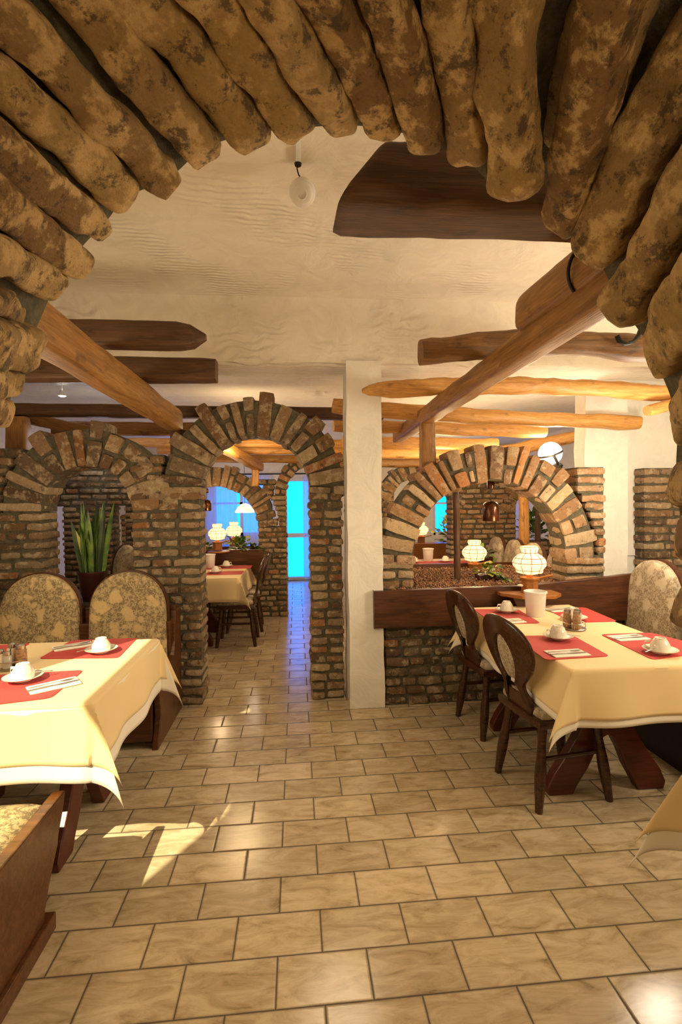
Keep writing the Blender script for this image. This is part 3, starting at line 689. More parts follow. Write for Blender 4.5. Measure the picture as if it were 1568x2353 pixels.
# pendant lampshade far
pd=thing('pendant_lamp','distant glowing cream pendant shade above the far lamps','pendant lamp',at(563,1178,Y=8.2)); 
mb=MB(); mb.lathe([(.15,0),(.155,.02),(.12,.08),(.07,.13),(.02,.15)],28); mb.build('lamp_shade',M['shade'],pd)
mb=MB(); mb.tube([(0,0,.15),(0,0,1.10)],.004,6); mb.build('cord',M['black'],pd)
# globe wall lamp
gl=thing('globe_lamp','bright white glass globe lamp with black bracket beside the second pillar','wall lamp',at(1265,1042,Y=4.75))
mb=MB(); mb.lathe([(.113*math.sin(a*PI/16),-.113*math.cos(a*PI/16)) for a in range(17)],32); mb.build('glass_globe',M['globe'],gl)
mb=MB(); mb.lathe([(.118,-.010),(.120,0),(.118,.010),(.112,0),(.118,-.010)],32,rotm(.15,-.35,0)); mb.tube([(-.03,-.115,-.02),(.02,-.10,-.10),(.06,-.03,-.14),(.10,.05,-.22),(.14,.10,-.34)],.013,8); mb.lathe([(.04,0),(.05,.03),(.03,.05)],16,T((.055,-.04,-.15))); mb.build('bracket',M['iron'],gl)
mb=MB(); mb.tube([(.14,.10,-.34),(.14,.10,-gl.location.z)],.014,8); mb.build('pole',M['iron'],gl)
#@@FURN
# ------------------------------------------------------------------ seats
def arch_poly(w,h,n=20,spring=.55):
    """outline with a rounded top, base centred at 0"""
    pts=[(-w/2*1.03,0),(w/2*1.03,0)]
    hs=h*spring
    for k in range(n+1):
        a=PI*k/n; pts.append((w/2*math.cos(a),hs+(h-hs)*math.sin(a)**.9))
    return pts
def pad(mb,poly,y,bulge,depth,mat=None,edge=.03):
    """cushioned panel: polygon rings shrinking towards the centre, front towards -y"""
    cx=sum(p[0] for p in poly)/len(poly); cz=sum(p[1] for p in poly)/len(poly); n=len(poly); V=[];F=[]
    rings=[(1.0,depth),(1.0,depth*.25),(.985,.0),(.94,-bulge*.45),(.8,-bulge*.85),(.5,-bulge),(.12,-bulge*1.03)]
    for (s_,d) in rings:
        for (x,z) in poly: V.append(Vector((cx+(x-cx)*s_,y+d,cz+(z-cz)*s_)))
    for i in range(len(rings)-1):
        for k in range(n): F.append((i*n+k,i*n+(k+1)%n,(i+1)*n+(k+1)%n,(i+1)*n+k))
    F.append(tuple((len(rings)-1)*n+k for k in range(n))); F.append(tuple(range(n))[::-1])
    if mat: V=[mat@v for v in V]
    mb.add(V,F)
def seat_back(parent,x,y,w=.50,z0=.42,z1=1.055,mat='floral',rz=0,lab=None):
    q=T((x,y,z0))@rotm(-.06,0,rz)
    mb=MB(); poly=arch_poly(w,z1-z0); pad(mb,poly,-.035,.022,.04,q); o=mb.build('backrest',M[mat],parent)
    mb=MB(); poly=arch_poly(w+.028,z1-z0+.012); mb.prism(poly,.006,.04,q); f=mb.build('backrest_frame',M['plank'],parent,smooth=False)
    return o
# wall bench at the near set table
wb=thing('wall_bench','built-in bench with two arched floral backs against the low brick arch','bench',(-1.3,3.62,0))
for x in (-.475,.115): seat_back(wb,x,-.02,.515)
seat_back(wb,-1.105,-.02,.515)
mb=MB(); mb.box((-1.7,.06,.0),(.42,.12,.80)); mb.box((-1.7,-.02,.38),(.40,.08,.70)); mb.build('back_panel',M['plank'],wb,False,bevel=.006)
mb=MB(); mb.rbox((1.05,.22,.05),T((-.65,-.26,.40)),(12,6,3),.04,.004); mb.build('seat_cushion',M['floral'],wb)
mb=MB(); mb.box((-1.7,-.44,.05),(.38,-.40,.35)); mb.build('base',M['plank'],wb,False)
# end panel (plane x = const)
prof=[(-.46,0),(.20,0),(.20,.765),(.05,.765),(.04,.70),(.02,.55),(-.02,.46),(-.14,.44),(-.30,.46),(-.42,.44),(-.44,.40),(-.40,.30),(-.38,.18),(-.42,.08)]
mb=MB(); mb.prism([(y,z) for y,z in prof],-.02,.02,Matrix(((0,1,0,.405),(1,0,0,0),(0,0,1,0),(0,0,0,1)))); mb.build('end_panel',M['panel'],wb,False,bevel=.006)
# near bench bottom left
nb=thing('near_bench','upholstered bench with dark curved side board at the lower edge','bench',(-1.6,1.2,0))
mb=MB(); mb.rbox((.535,.50,.055),T((.115,.28,.36)),(16,14,3),.05,.004); mb.build('seat_cushion',M['floral'],nb)
def hcurve(pts,n=6): return pts
prof=[(-1.2,.06),(.62,.06),(.63,.10),(.66,.16),(.70,.22),(.73,.26),(.735,.29),(.775,.36),(.80,.425),(.78,.43),(-1.2,.43)]
mb=MB(); mb.prism(prof,-.022,.022,Matrix(((0,1,0,.675),(1,0,0,0),(0,0,1,0),(0,0,0,1)))); mb.build('side_panel',M['panel'],nb,False,bevel=.006)
mb=MB(); mb.box((.60,-1.2,0),(.715,.665,.06)); mb.build('plinth',M['panel'],nb,False,bevel=.004)
mb=MB(); mb.box((-.42,-.2,.05),(.63,.6,.32)); mb.build('base',M['plank'],nb,False)
# right wall bench
rb=thing('wall_bench','dark bench with pale floral arched back at the right table','bench',(2.55,3.2,0))
rb['label']='dark bench with a pale floral arched back beside the planter plank end'
for y in (.18,-.42,-1.02): seat_back(rb,0,y,.52,.42,1.08,'floral_pale',rz=-PI/2)
mb=MB(); mb.box((.03,-2.0,0),(.09,.46,.72)); mb.build('back_panel',M['plank'],rb,False)
mb=MB(); mb.rbox((.20,1.2,.05),T((-.25,-.78,.40)),(6,12,3),.04,.004); mb.build('seat_cushion',M['floral_pale'],rb)
mb=MB(); mb.box((-.44,-2.0,.0),(-.40,.44,.36)); mb.build('base',M['black'],rb,False)
# seats seen through the planter arch
bb=thing('wall_bench','row of four pale arched seat backs beyond the gravel planter','bench',(2.56,5.5,0))
for y in (-.80,-.25,.23,.76): seat_back(bb,0,y,.44,.42,1.06,'floral_pale',rz=-PI/2)
mb=MB(); mb.box((.03,-1.2,0),(.09,1.1,.75)); mb.build('back_panel',M['plank'],bb,False)
b5=thing('wall_bench','pale arched seat back beyond the snake plant pot','bench',(-1.57,4.85,0))
seat_back(b5,-.02,0,.26,.42,1.15,'floral_pale',rz=.5); seat_back(b5,.24,.05,.30,.42,1.18,'floral_pale',rz=.9)
mb=MB(); mb.box((-.2,.06,.1),(.45,.10,.95)); mb.build('back_panel',M['plank'],b5,False)
# ------------------------------------------------------------------ dining chairs (face +x)
def make_chair():
    t=thing('dining_chair','','chair')
    mb=MB(); mb.rbox((.205,.20,.026),T((0,0,.425)),(8,8,2),.02,0); mb.build('seat_frame',M['chair'],t)
    mb=MB(); mb.rbox((.19,.188,.03),T((.005,0,.462)),(10,10,3),.03,.002); mb.build('seat',M['floral_pale'],t)
    for (x,y,dx,dy) in ((-.15,.145,-.055,.045),(-.15,-.145,-.055,-.045),(.15,.145,.05,.04),(.15,-.145,.05,-.04)):
        mb=MB(); n=9; pts=[(x+dx*(1-k/8),y+dy*(1-k/8),.42*k/8) for k in range(n)]
        mb.tube(pts,[.017,.02,.024,.0265,.025,.021,.0185,.021,.024],8,sq=2.6); mb.build('leg',M['chair'],t)
    mb=MB()
    mb.tube([(.165,.15,.24),(-.17,.155,.24)],.011,8); mb.build('stretcher',M['chair'],t)
    mb=MB(); mb.tube([(.165,-.15,.24),(-.17,-.155,.24)],.011,8); mb.build('stretcher',M['chair'],t)
    # back: carved shield with oval hole, in (y,s) plane then leaned
    out=[(.085,.0),(.105,.05),(.10,.09),(.075,.13),(.085,.17),(.13,.215),(.175,.27),(.20,.34),(.195,.40),(.165,.45),(.12,.485),(.06,.505),(0,.51)]
    out=[(x*1.17,z*1.03) for x,z in out]
    # resample both sides
    pts=[]
    for i in range(len(out)-1):
        a,b_=out[i],out[i+1]
        for k in range(4): s_=k/4; pts.append((a[0]+(b_[0]-a[0])*s_,a[1]+(b_[1]-a[1])*s_))
    pts.append(out[-1])
    # smooth
    for _ in range(3): pts=[pts[0]]+[((pts[i-1][0]+pts[i][0]*2+pts[i+1][0])/4,(pts[i-1][1]+pts[i][1]*2+pts[i+1][1])/4) for i in range(1,len(pts)-1)]+[pts[-1]]
    full=pts+[(-x,z) for x,z in pts[-2::-1]]
    N=len(full); ocz=.30; oa,ob=.082,.128
    inner=[]
    for (x,z) in full:
        a=math.atan2((z-ocz)/ob,x/oa); inner.append((oa*math.cos(a),ocz+ob*math.sin(a)))
    q=T((-.175,0,.425))@rotm(0,-.25,0)
    def P(x,z,d):
        cv=.35*(x*x)*2 - .06*math.sin(z*5.)*.3   # curved back
        return q@Vector((d-cv*-.6,x,z))
    V=[];F=[];th=.012
    lay=[(full,-th,1),(full,th,1),(inner,th,0),(inner,-th,0)]
    # edge rounding: inset ring
    def inset(r,s_):
        return [(x*(1-s_)+i_[0]*s_, z*(1-s_)+i_[1]*s_) for (x,z),i_ in zip(r,inner)]
    lays=[(full,-th*.3),(inset(full,.06),-th),(inset(full,.80),-th),(inset(full,.93),-th*1.5),(inner,-th*.8),(inner,th*.8),(inset(full,.93),th*1.5),(inset(full,.80),th),(inset(full,.06),th),(full,th*.3)]
    for (r,d) in lays:
        for (x,z) in r: V.append(P(x,z,d))
    K=len(lays)
    for l in range(K):
        for k in range(N-1): l2=(l+1)%K; F.append((l*N+k,l*N+k+1,l2*N+k+1,l2*N+k))
        
    F2=[]
    for l in range(K): pass
    mb=MB(); mb.add(V,F); 
    # close the bottom gap between first and last outline points
    bk=mb.build('backrest',M['chair'],t)
    mb=MB(); V=[P(0,ocz,.008)]+[P(x*1.02,ocz+(z-ocz)*1.02,0) for x,z in inner]+[P(0,ocz,-.014)]
    F=[(0,k+1,(k+1)%N+1) for k in range(N)]+[(N+1,(k+1)%N+1,k+1) for k in range(N)]
    mb.add(V,F); mb.build('back_pad',M['floral_pale'],bk)
    mb=MB()
    for s_ in (-1,1): mb.tube([q@Vector((0,.07*s_,-.05)),q@Vector((0,.075*s_,.06))],.018,8,asp=.6)
    mb.box((-.01,-.10,-.0),(.01,.10,.12),mat=q); mb.build('back_support',M['chair'],t,bevel=.004)
    return t
ch=make_chair(); ch.location=(1.335,2.525,0); ch.rotation_euler=(0,0,.13)
ch['label']='carved wooden chair with oval padded back, nearer of the two at the breakfast table'; ch['group']='carved wooden chairs'
dup(ch,(1.345,3.26,0),.10,'carved wooden chair at the breakfast table, farther one beside the plank')
dup(ch,(-.66,5.55,0),PI,'dark chair nearer the walkway at the distant table in the tall archway')
dup(ch,(-.64,6.15,0),PI+.05,'farthest dark chair at the distant table in the tall archway')
# ------------------------------------------------------------------ tables
def cloth(name,label,x0,x1,y0,y1,z,drop,m,nx=90,seed=0,flare=.10,cfold=.42,ripple=.012,group=None,twist=0.,fd=(1,1)):
    """draped cloth; every side hangs by drop, corners fall in a pointed fold"""
    N=nx; Lx=x1-x0+2*drop; Ly=y1-y0+2*drop; ny=max(30,int(N*Ly/Lx)); V=[];F=[]
    cx,cy=(x0+x1)/2,(y0+y1)/2
    def edge_drop(s_):      # distance past the edge -> (out, down) with a rounded edge
        r=.012
        if s_<r*1.57: a=s_/r; return r*math.sin(a),r*(1-math.cos(a))
        s_-=r*1.57; return r+flare*s_,r+s_*math.sqrt(1-flare*flare)
    for i in range(N+1):
        for j in range(ny+1):
            u=x0-drop+Lx*i/N; v=y0-drop+Ly*j/ny
            ax=max(x0-u,0,u-x1); ay=max(y0-v,0,v-y1); sx=-1 if u<cx else 1; sy=-1 if v<cy else 1
            px_=min(max(u,x0),x1); py_=min(max(v,y0),y1); pz=z
            if ax>0 and ay>0:
                r=math.hypot(ax,ay); ph=math.atan2(ay,ax)
                o_,d_=edge_drop(r); f=math.sin(2*ph)
                out=o_*(1-f*.3)+cfold*r*f**1.5; down=math.sqrt(max(r*r-(cfold*r*f**1.5)**2,0))*.995
                w_=min(1,f**1.5*1.4); fl_=math.hypot(*fd); o1=o_*(1-f*.3); o2=cfold*r*f**1.5; px_+=sx*(o1*math.cos(ph)+o2*fd[0]/fl_); py_+=sy*(o1*math.sin(ph)+o2*fd[1]/fl_); pz-=down
            elif ax>0 or ay>0:
                a=max(ax,ay); o_,d_=edge_drop(a); al=v if ax>0 else u
                rp=ripple*(a/drop)*math.sin(al*9+seed+1.5*math.sin(al*4+seed))
                if ax>0: px_+=sx*(o_+rp)
                else: py_+=sy*(o_+rp)
                pz-=d_
            V.append((px_-cx,py_-cy,pz))
    for i in range(N):
        for j in range(ny): a=i*(ny+1)+j; F.append((a,a+ny+1,a+ny+2,a+1))
    mb=MB(); mb.add(V,F); o=mb.build(name,M[m],loc=(cx,cy,0),solid=.0015)
    return tag(o,label,'tablecloth',group)
def trestle(parent,w=.64,along=(-.4,.4),rot=0,mat='trestle',zt=.73):
    prof=[(-.32,0),(-.19,0),(-.165,.05),(-.11,.13),(-.065,.22),(-.03,.285),(0,.30),(.03,.285),(.065,.22),(.10,.13),(.15,.04),(.17,0),(.31,0),(.32,.04),(.29,.11),(.225,.20),(.165,.30),(.13,.38),(.15,.46),(.22,.56),(.27,.64),(.28,.69),(-.28,.69),(-.27,.64),(-.22,.56),(-.15,.46),(-.13,.38),(-.165,.30),(-.225,.20),(-.29,.11),(-.325,.04)]
    for a in along:
        mb=MB(); mb.prism(prof,a-.03,a+.03,rotm(0,0,rot)); mb.build('leg',M[mat],parent,False,bevel=.006)
    mb=MB(); mb.box((-.025,along[0],.34),(.025,along[1],.42),mat=rotm(0,0,rot)); mb.build('crossbar',M[mat],parent,False)
def table(label,x0,x1,y0,y1,along,rot,zt=.755):
    t=thing('dining_table',label,'table',((x0+x1)/2,(y0+y1)/2,0))
    w,l=(x1-x0)/2,(y1-y0)/2
    mb=MB(); mb.box((-w+.01,-l+.01,zt-.04),(w-.01,l-.01,zt-.006)); mb.build('tabletop',M['chair'],t,False)
    trestle(t,along=along,rot=rot); return t
ZT=.76
table('reddish trestle table under layered cloths, set for breakfast beside the carved chairs',1.225,1.965,2.13,3.46,(-.33,.40),0)
cloth('tablecloth','white undercloth showing below the cream cloth beside the carved chairs',1.225,1.965,2.13,3.46,ZT-.003,.258,'white',flare=.10,seed=1,cfold=.34,fd=(1,.3),group='white undercloths')
cloth('tablecloth','cream tablecloth on the breakfast table beside the carved chairs',1.225,1.965,2.13,3.46,ZT,.226,'cream',flare=.125,seed=1,cfold=.40,fd=(1,.35),group='cream tablecloths')
table('dark trestle table under layered cloths in front of the floral wall bench',-1.98,-.80,2.0,2.92,(-.36,.20),PI/2)
cloth('tablecloth','white undercloth hanging below the cream cloth by the floral wall bench',-1.98,-.80,2.0,2.92,ZT-.003,.30,'white',flare=.04,cfold=.27,seed=3,fd=(1,.2))
cloth('tablecloth','cream tablecloth with sunlit front edge by the floral wall bench',-1.98,-.80,2.0,2.92,ZT,.235,'cream',flare=.06,seed=3,cfold=.33,fd=(1,.25))
table('third table, only its cloth corner entering at the lower frame edge',1.22,2.2,.5,1.40,(-.3,.3),0)
cloth('tablecloth','white fringed undercloth corner of the cut-off table beside the walkway',1.22,2.2,.5,1.40,ZT-.003,.315,'white',flare=.12,cfold=.34,seed=5,fd=(1,.5))
cloth('tablecloth','cream cloth corner of the cut-off table, nearest to the viewer',1.22,2.2,.5,1.40,ZT,.26,'cream',flare=.13,cfold=.38,seed=5,fd=(1,.5))
table('distant dark trestle table laid with cups beyond the tall archway',-1.85,-.60,5.22,6.28,(-.3,.3),0)
cloth('tablecloth','cream tablecloth on the distant table beyond the tall archway',-1.85,-.60,5.22,6.28,ZT,.25,'cream',flare=.12,seed=2,nx=50)
table('distant table beyond the gravel planter, left of the second lamp',1.0,2.25,5.75,6.5,(-.25,.25),0)
cloth('tablecloth','pale tablecloth on the distant table beyond the gravel planter',1.0,2.25,5.75,6.5,ZT,.25,'cream',flare=.12,seed=2,nx=50)
# ------------------------------------------------------------------ place settings
def rounded(poly,r,n=5):
    out=[];N=len(poly)
    for i in range(N):
        p=Vector(poly[i]);a=(Vector(poly[i-1])-p).normalized();b_=(Vector(poly[(i+1)%N])-p).normalized()
        for k in range(n+1):
            t_=k/n; out.append(p+a*r*(1-t_)**2+b_*r*t_**2)
    return out
def flat(mb,poly,z0,z1):
    n=len(poly); V=[Vector((p[0],p[1],z)) for z in (z0,z1) for p in poly]
    mb.add(V,[tuple(range(n))[::-1],tuple(range(n,2*n))]+[(i,(i+1)%n,(i+1)%n+n,i+n) for i in range(n)])
def placemat(pix,label):
    w=[at(x,y,Z=ZT+.002) for x,y in pix]; c=sum(w,Vector())/len(w)
    poly=rounded([(p.x-c.x,p.y-c.y) for p in w],.03)
    mb=MB(); flat(mb,poly,.0,.003)
    return tag(mb.build('placemat',M['red'],smooth=False,loc=(c.x,c.y,ZT+.0008)),label,'placemat','red placemats')
CUPP=[(.0,.062),(.022,.062),(.026,.064),(.029,.060),(.031,.058),(.041,.040),(.045,.030),(.0455,.012),(.047,.004),(.046,.0),(.043,.002),(.042,.012),(.038,.04),(.02,.056),(0,.057)]
def make_cup():
    t=thing('coffee_cup','','cup'); mb=MB(); mb.lathe(CUPP,28); mb.lathe([(.021,.062),(.023,.068),(.026,.068),(.028,.061)],28); mb.build('body',M['porcelain'],t)
    mb=MB(); mb.tube([(.044*1,0,.045),(.062,0,.044),(.070,0,.030),(.062,0,.014),(.045,0,.010)],.005,8,asp=1.2); mb.build('handle',M['porcelain'],t); return t
def make_saucer():
    mb=MB(); mb.lathe([(0,.006),(.028,.005),(.034,.007),(.06,.014),(.074,.021),(.075,.0225),(.073,.0225),(.058,.017),(.034,.011),(.03,.009),(0,.009)],36); mb.lathe([(.0,0),(.03,0),(.034,.003),(.034,.008)],28)
    return mb
def spoon_mesh():
    mb=MB(); mb.tube([(-.062,0,.0),(-.03,0,.004),(.0,0,.006),(.03,0,.004)],[.0042,.003,.0022,.002],8,asp=.4)
    V,F=cube_grid(6,6,2); mb.tube([(.028,0,.003),(.034,0,.001),(.042,0,-.001),(.052,0,-.001),(.060,0,.001),(.063,0,.002)],[.002,.007,.011,.0115,.008,.003],10,asp=.25); return mb
def fork_mesh():
    mb=MB(); mb.tube([(-.09,0,.001),(-.05,0,.002),(.0,0,.003),(.03,0,.003)],[.004,.003,.0022,.0022],8,asp=.5)
    mb.tube([(.028,0,.003),(.04,0,.001),(.052,0,.001)],[.003,.009,.010],8,asp=.2)
    for k in range(4): y=-.0085+.0057*k; mb.tube([(.05,y,.001),(.07,y,.001),(.088,y,.004)],[.002,.0018,.001],6,asp=.6)
    return mb
def knife_mesh():
    mb=MB(); mb.tube([(-.10,0,.002),(-.05,0,.003),(-.005,0,.003)],[.0045,.004,.0035],8,asp=.6)
    mb.tube([(-.005,0,.002),(.03,0,.002),(.08,.001,.002),(.10,.004,.002)],[.005,.0075,.007,.002],8,asp=.14); return mb
PR={}
cup0=make_cup()
def piece(kind,loc,rz,label,group,scale=1):
    if kind=='coffee_cup':
        if 'cup' not in PR: PR['cup']=cup0; cup0.location=loc; cup0.rotation_euler=(0,0,rz); o=cup0
        else: o=dup(cup0,loc,rz)
    else:
        if kind not in PR:
            if kind=='saucer': o=make_saucer().build('saucer',M['porcelain']); cat='saucer'
            elif kind=='teaspoon': o=spoon_mesh().build('teaspoon',M['steel']); cat='spoon'
            elif kind=='fork': o=fork_mesh().build('fork',M['steel']); cat='fork'
            elif kind=='knife': o=knife_mesh().build('knife',M['steel']); cat='knife'
            elif kind=='paper_napkin':
                mb=MB(); mb.rbox((.095,.055,.003),T((0,0,.003)),(10,5,1),.003,.0015,20); o=mb.build('paper_napkin',M['napkin']); cat='napkin'
            o['category']=cat; PR[kind]=o
        else: o=PR[kind].copy(); C.objects.link(o)
        o.location=loc; o.rotation_euler=(0,0,rz)
    if scale!=1: o.scale=(scale,)*3
    o['label']=label; o['group']=group; return o
def setting(mat,cup,nap,ang_nap,where,spoon_dir=0,cup_rz=0,nap_len=1.,ncut=True):
    """mat: placemat corners, cup: saucer centre, nap: napkin centre (all measured on the table plane)"""
    if mat: placemat(mat,'red placemat '+where)
    z=ZT+.004
    if cup:
        c=at(cup[0],cup[1],Z=z+.012)
        piece('saucer',(c.x,c.y,z),0,'white saucer '+where,'white saucers',1.05)
        piece('coffee_cup',(c.x,c.y,z+.010),cup_rz,'upside-down white cup '+where,'upturned coffee cups',.98)
        d=Vector((math.cos(spoon_dir),math.sin(spoon_dir)))
        piece('teaspoon',(c.x+d.x*.045,c.y+d.y*.045,z+.022),spoon_dir+PI,'teaspoon lying on the saucer '+where,'teaspoons',1.1)
        o=bpy.context
    if nap:
        n_=at(nap[0],nap[1],Z=z)
        piece('paper_napkin',(n_.x,n_.y,z-.0005),ang_nap,'folded white napkin '+where,'folded napkins')
        q=Vector((-math.sin(ang_nap),math.cos(ang_nap)))
        piece('fork',(n_.x+q.x*.018,n_.y+q.y*.018,z+.0065),ang_nap,'steel fork on the napkin '+where,'forks on napkins')
        piece('knife',(n_.x-q.x*.018,n_.y-q.y*.018,z+.0065),ang_nap,'steel knife on the napkin '+where,'knives on napkins')
# breakfast table beside the carved chairs
setting([(1180,1462),(1316,1460),(1402,1508),(1255,1517)],(1283,1464),(1304,1502),.05,'in front of the nearer carved chair',-.3,PI)
setting([(1088,1400),(1190,1400),(1243,1432),(1135,1434)],(1165,1403),(1170,1428),.05,'in front of the farther carved chair',-.3,PI)
setting([(1380,1458),(1496,1454),(1660,1496),(1500,1516)],(1518,1495),(1445,1466),.08,'next to the pale floral seat back',3.5,2.5)
setting([(1252,1398),(1345,1396),(1420,1428),(1318,1431)],(1320,1420),(1290,1402),.1,'behind the spice jars near the plank end',3.4,2.5)
# table by the floral bench
setting([(88,1514),(165,1472),(316,1466),(272,1512)],(233,1494),(168,1486),.55,'in front of the floral back closest to the tall archway',3.6,2.6)
setting([(-110,1632),(-20,1552),(193,1540),(118,1604)],(53,1558),(124,1576),.62,'on the sunlit edge below the salt shakers',.5,2.8)
setting([(-130,1520),(-60,1486),(72,1478),(20,1502)],None,None,0,'at the frame edge behind the salt shakers')
# distant table settings
def far_setting(x,y,where,mat=True):
    z=ZT+.003
    if mat:
        mb=MB(); flat(mb,rounded([(-.2,-.14),(.2,-.14),(.2,.14),(-.2,.14)],.03),0,.003); tag(mb.build('placemat',M['red'],smooth=False,loc=(x,y,z-.002)),'red placemat '+where,'placemat','red placemats')
    piece('saucer',(x-.1,y,z+.002),0,'white saucer '+where,'white saucers'); piece('coffee_cup',(x-.1,y,z+.012),.5,'upside-down white cup '+where,'upturned coffee cups')
far_setting(-.80,5.60,'on the distant walkway table, nearest corner')
far_setting(-.75,6.10,'on the distant walkway table, far corner beside the chairs')
far_setting(-1.15,6.08,'on the distant walkway table beside its white bin')
far_setting(1.55,6.1,'on the table beyond the planter, before its bin')
far_setting(1.95,6.1,'on the table beyond the planter, near the dark post')
# table bins
def bin_mesh():
    mb=MB(); mb.lathe([(0,0),(.055,0),(.058,.004),(.068,.150),(.074,.152),(.074,.162),(.069,.164),(.066,.158),(.056,.01),(0,.008)],36); return mb
c=at(1231,1414,Z=ZT+.002)
bn=tag(bin_mesh().build('table_bin',M['plastic'],loc=(c.x,c.y,ZT+.001)),'white plastic bin on the breakfast table below the nearest lamp','bin','white table bins')
for loc,l in (((-1.05,6.12,ZT+.001),'white plastic bin on the distant walkway table'),((1.68,6.28,ZT+.001),'tiny white plastic bin on the table beyond the planter')):
    o=bn.copy(); C.objects.link(o); o.location=loc; o['label']=l
# condiment sets
def jar(label,x,y,z,r,h,fill,lidm='steel',cat='shaker'):
    t=thing('spice_jar',label,cat,(x,y,z),0,'jars of the table caddies')
    mb=MB(); mb.lathe([(0,0),(r,0),(r*1.05,h*.1),(r,h*.7),(r*.75,h*.78)],18); mb.build('body',M[fill],t)
    mb=MB(); mb.lathe([(r*.8,h*.76),(r*.85,h*.8),(r*.8,h*.97),(0,h)],18); mb.build('lid',M[lidm],t); return t
def caddy(label,x,y,rz):
    t=thing('condiment_caddy',label,'caddy',(x,y,ZT+.002),rz,'table caddies')
    mb=MB(); mb.lathe([(0,0),(.062,0),(.066,.006),(.062,.01),(0,.008)],28); mb.build('tray',M['steel'],t)
    mb=MB(); mb.tube([(.06*math.cos(a*PI/12),.06*math.sin(a*PI/12),.038) for a in range(25)],.0022,6)
    for k in range(4): a=PI/4+PI/2*k; mb.tube([(.06*math.cos(a),.06*math.sin(a),.005),(.06*math.cos(a),.06*math.sin(a),.038)],.002,6)
    mb.tube([(0,0,.005),(0,0,.115)],.003,6); mb.build('rack',M['steel'],t); return t
c=at(1320,1446,Z=ZT); caddy('steel caddy of spice jars in the middle of the breakfast table',c.x,c.y,.3)
for k,(dx,dy,f,l) in enumerate(((-.03,.02,'spice','tall brown spice jar in the breakfast table caddy, back'),(.032,.018,'glassjar','clear glass jar in the breakfast table caddy, beside the upturned cup'),(-.004,-.034,'spice','brown speckled jar at the front of the breakfast table caddy'))): jar(l,c.x+dx,c.y+dy,ZT+.012,.022,.105,f)
c=at(25,1535,Z=ZT); caddy('steel caddy with salt shakers on the table by the floral bench',c.x,c.y,.3)
for (dx,dy,f,l,r,h) in ((-.035,-.02,'porcelain','white salt shaker at the outer edge of the bench table caddy',.021,.085),(.0,-.03,'glassjar','glass pepper shaker in the middle of the bench table caddy',.019,.075),(.035,.02,'spice','brown pepper mill in the bench table caddy, tallest piece',.026,.095),(-.01,.032,'napkin','white sugar pot at the back of the bench table caddy',.022,.10)): jar(l,c.x+dx,c.y+dy,ZT+.012,r,h,f)
# ------------------------------------------------------------------ plants
def blade(mb,base,dirv,L,w,bend,t=(1,1,1),mi=0,n=8,tw=0):
    V=[];F=[]; d=Vector(dirv).normalized(); side=d.cross(Vector((0,1,0))).normalized() if abs(d.y)<.9 else Vector((1,0,0)); side=Matrix.Rotation(tw,3,d)@side; nrm=side.cross(d)
    for k in range(n+1):
        s_=k/n; p=Vector(base)+d*L*s_+Vector(bend)*s_*s_; ww=w*(.55+.9*s_*(1-s_)*2)*(1-s_**5)+.0008
        V+= [p-side*ww,p+nrm*ww*.25,p+side*ww,p-nrm*ww*.12]
    for k in range(n):
        for q in range(4): F.append((k*4+q,k*4+(q+1)%4,(k+1)*4+(q+1)%4,(k+1)*4+q))
    mb.add(V,F,mi,t)
def leaf(mb,c,d,L,w,mi=0):
    d=Vector(d).normalized(); s_=d.cross(Vector((R(-.4,.4),R(-.4,.4),1))).normalized(); n_=s_.cross(d)
    c=Vector(c); V=[c,c+d*L*.3+s_*w,c+d*L*.7+s_*w*.8,c+d*L-n_*L*.15,c+d*L*.7-s_*w*.8,c+d*L*.3-s_*w,c+d*L*.45-n_*w*.25]
    mb.add(V,[(0,1,6),(1,2,6),(2,3,6),(3,4,6),(4,5,6),(5,0,6)],mi)
sn=thing('snake_plant','tall green snake plant in a dark red pot on the low arch sill','plant',(-1.56,3.97,.80))
mb=MB(); mb.lathe([(0,0),(.075,0),(.08,.01),(.105,.20),(.112,.21),(.112,.225),(.10,.225),(.098,.20),(0,.195)],28); mb.build('pot',M['pot'],sn)
mb=MB()
for k in range(52):
    a=R(0,2*PI); r=R(.0,.08); tilt=R(.0,.17); L=R(.34,.58) if k<40 else R(.2,.35)
    blade(mb,(r*math.cos(a),r*math.sin(a),.19),(tilt*math.cos(a),tilt*math.sin(a),1),L,R(.015,.025),(R(-.03,.03),R(-.02,.02),0),mi=random.choice([0,0,1,1,1]),tw=R(-1.2,1.2))
for (dx,L,bx,mi) in ((.085,.50,.03,1),(.06,.56,.05,0),(-.04,.30,-.05,2),(-.05,.36,-.06,2),(-.03,.55,.0,0)): blade(mb,(dx*.4,-.04,.19),(dx*1.2,-.05,1),L,.02,(bx,0,0),mi=mi,tw=.2)
mb.build('leaves',[M['leaf'],M['leaf_dark'],M['leaf_yellow']],sn)
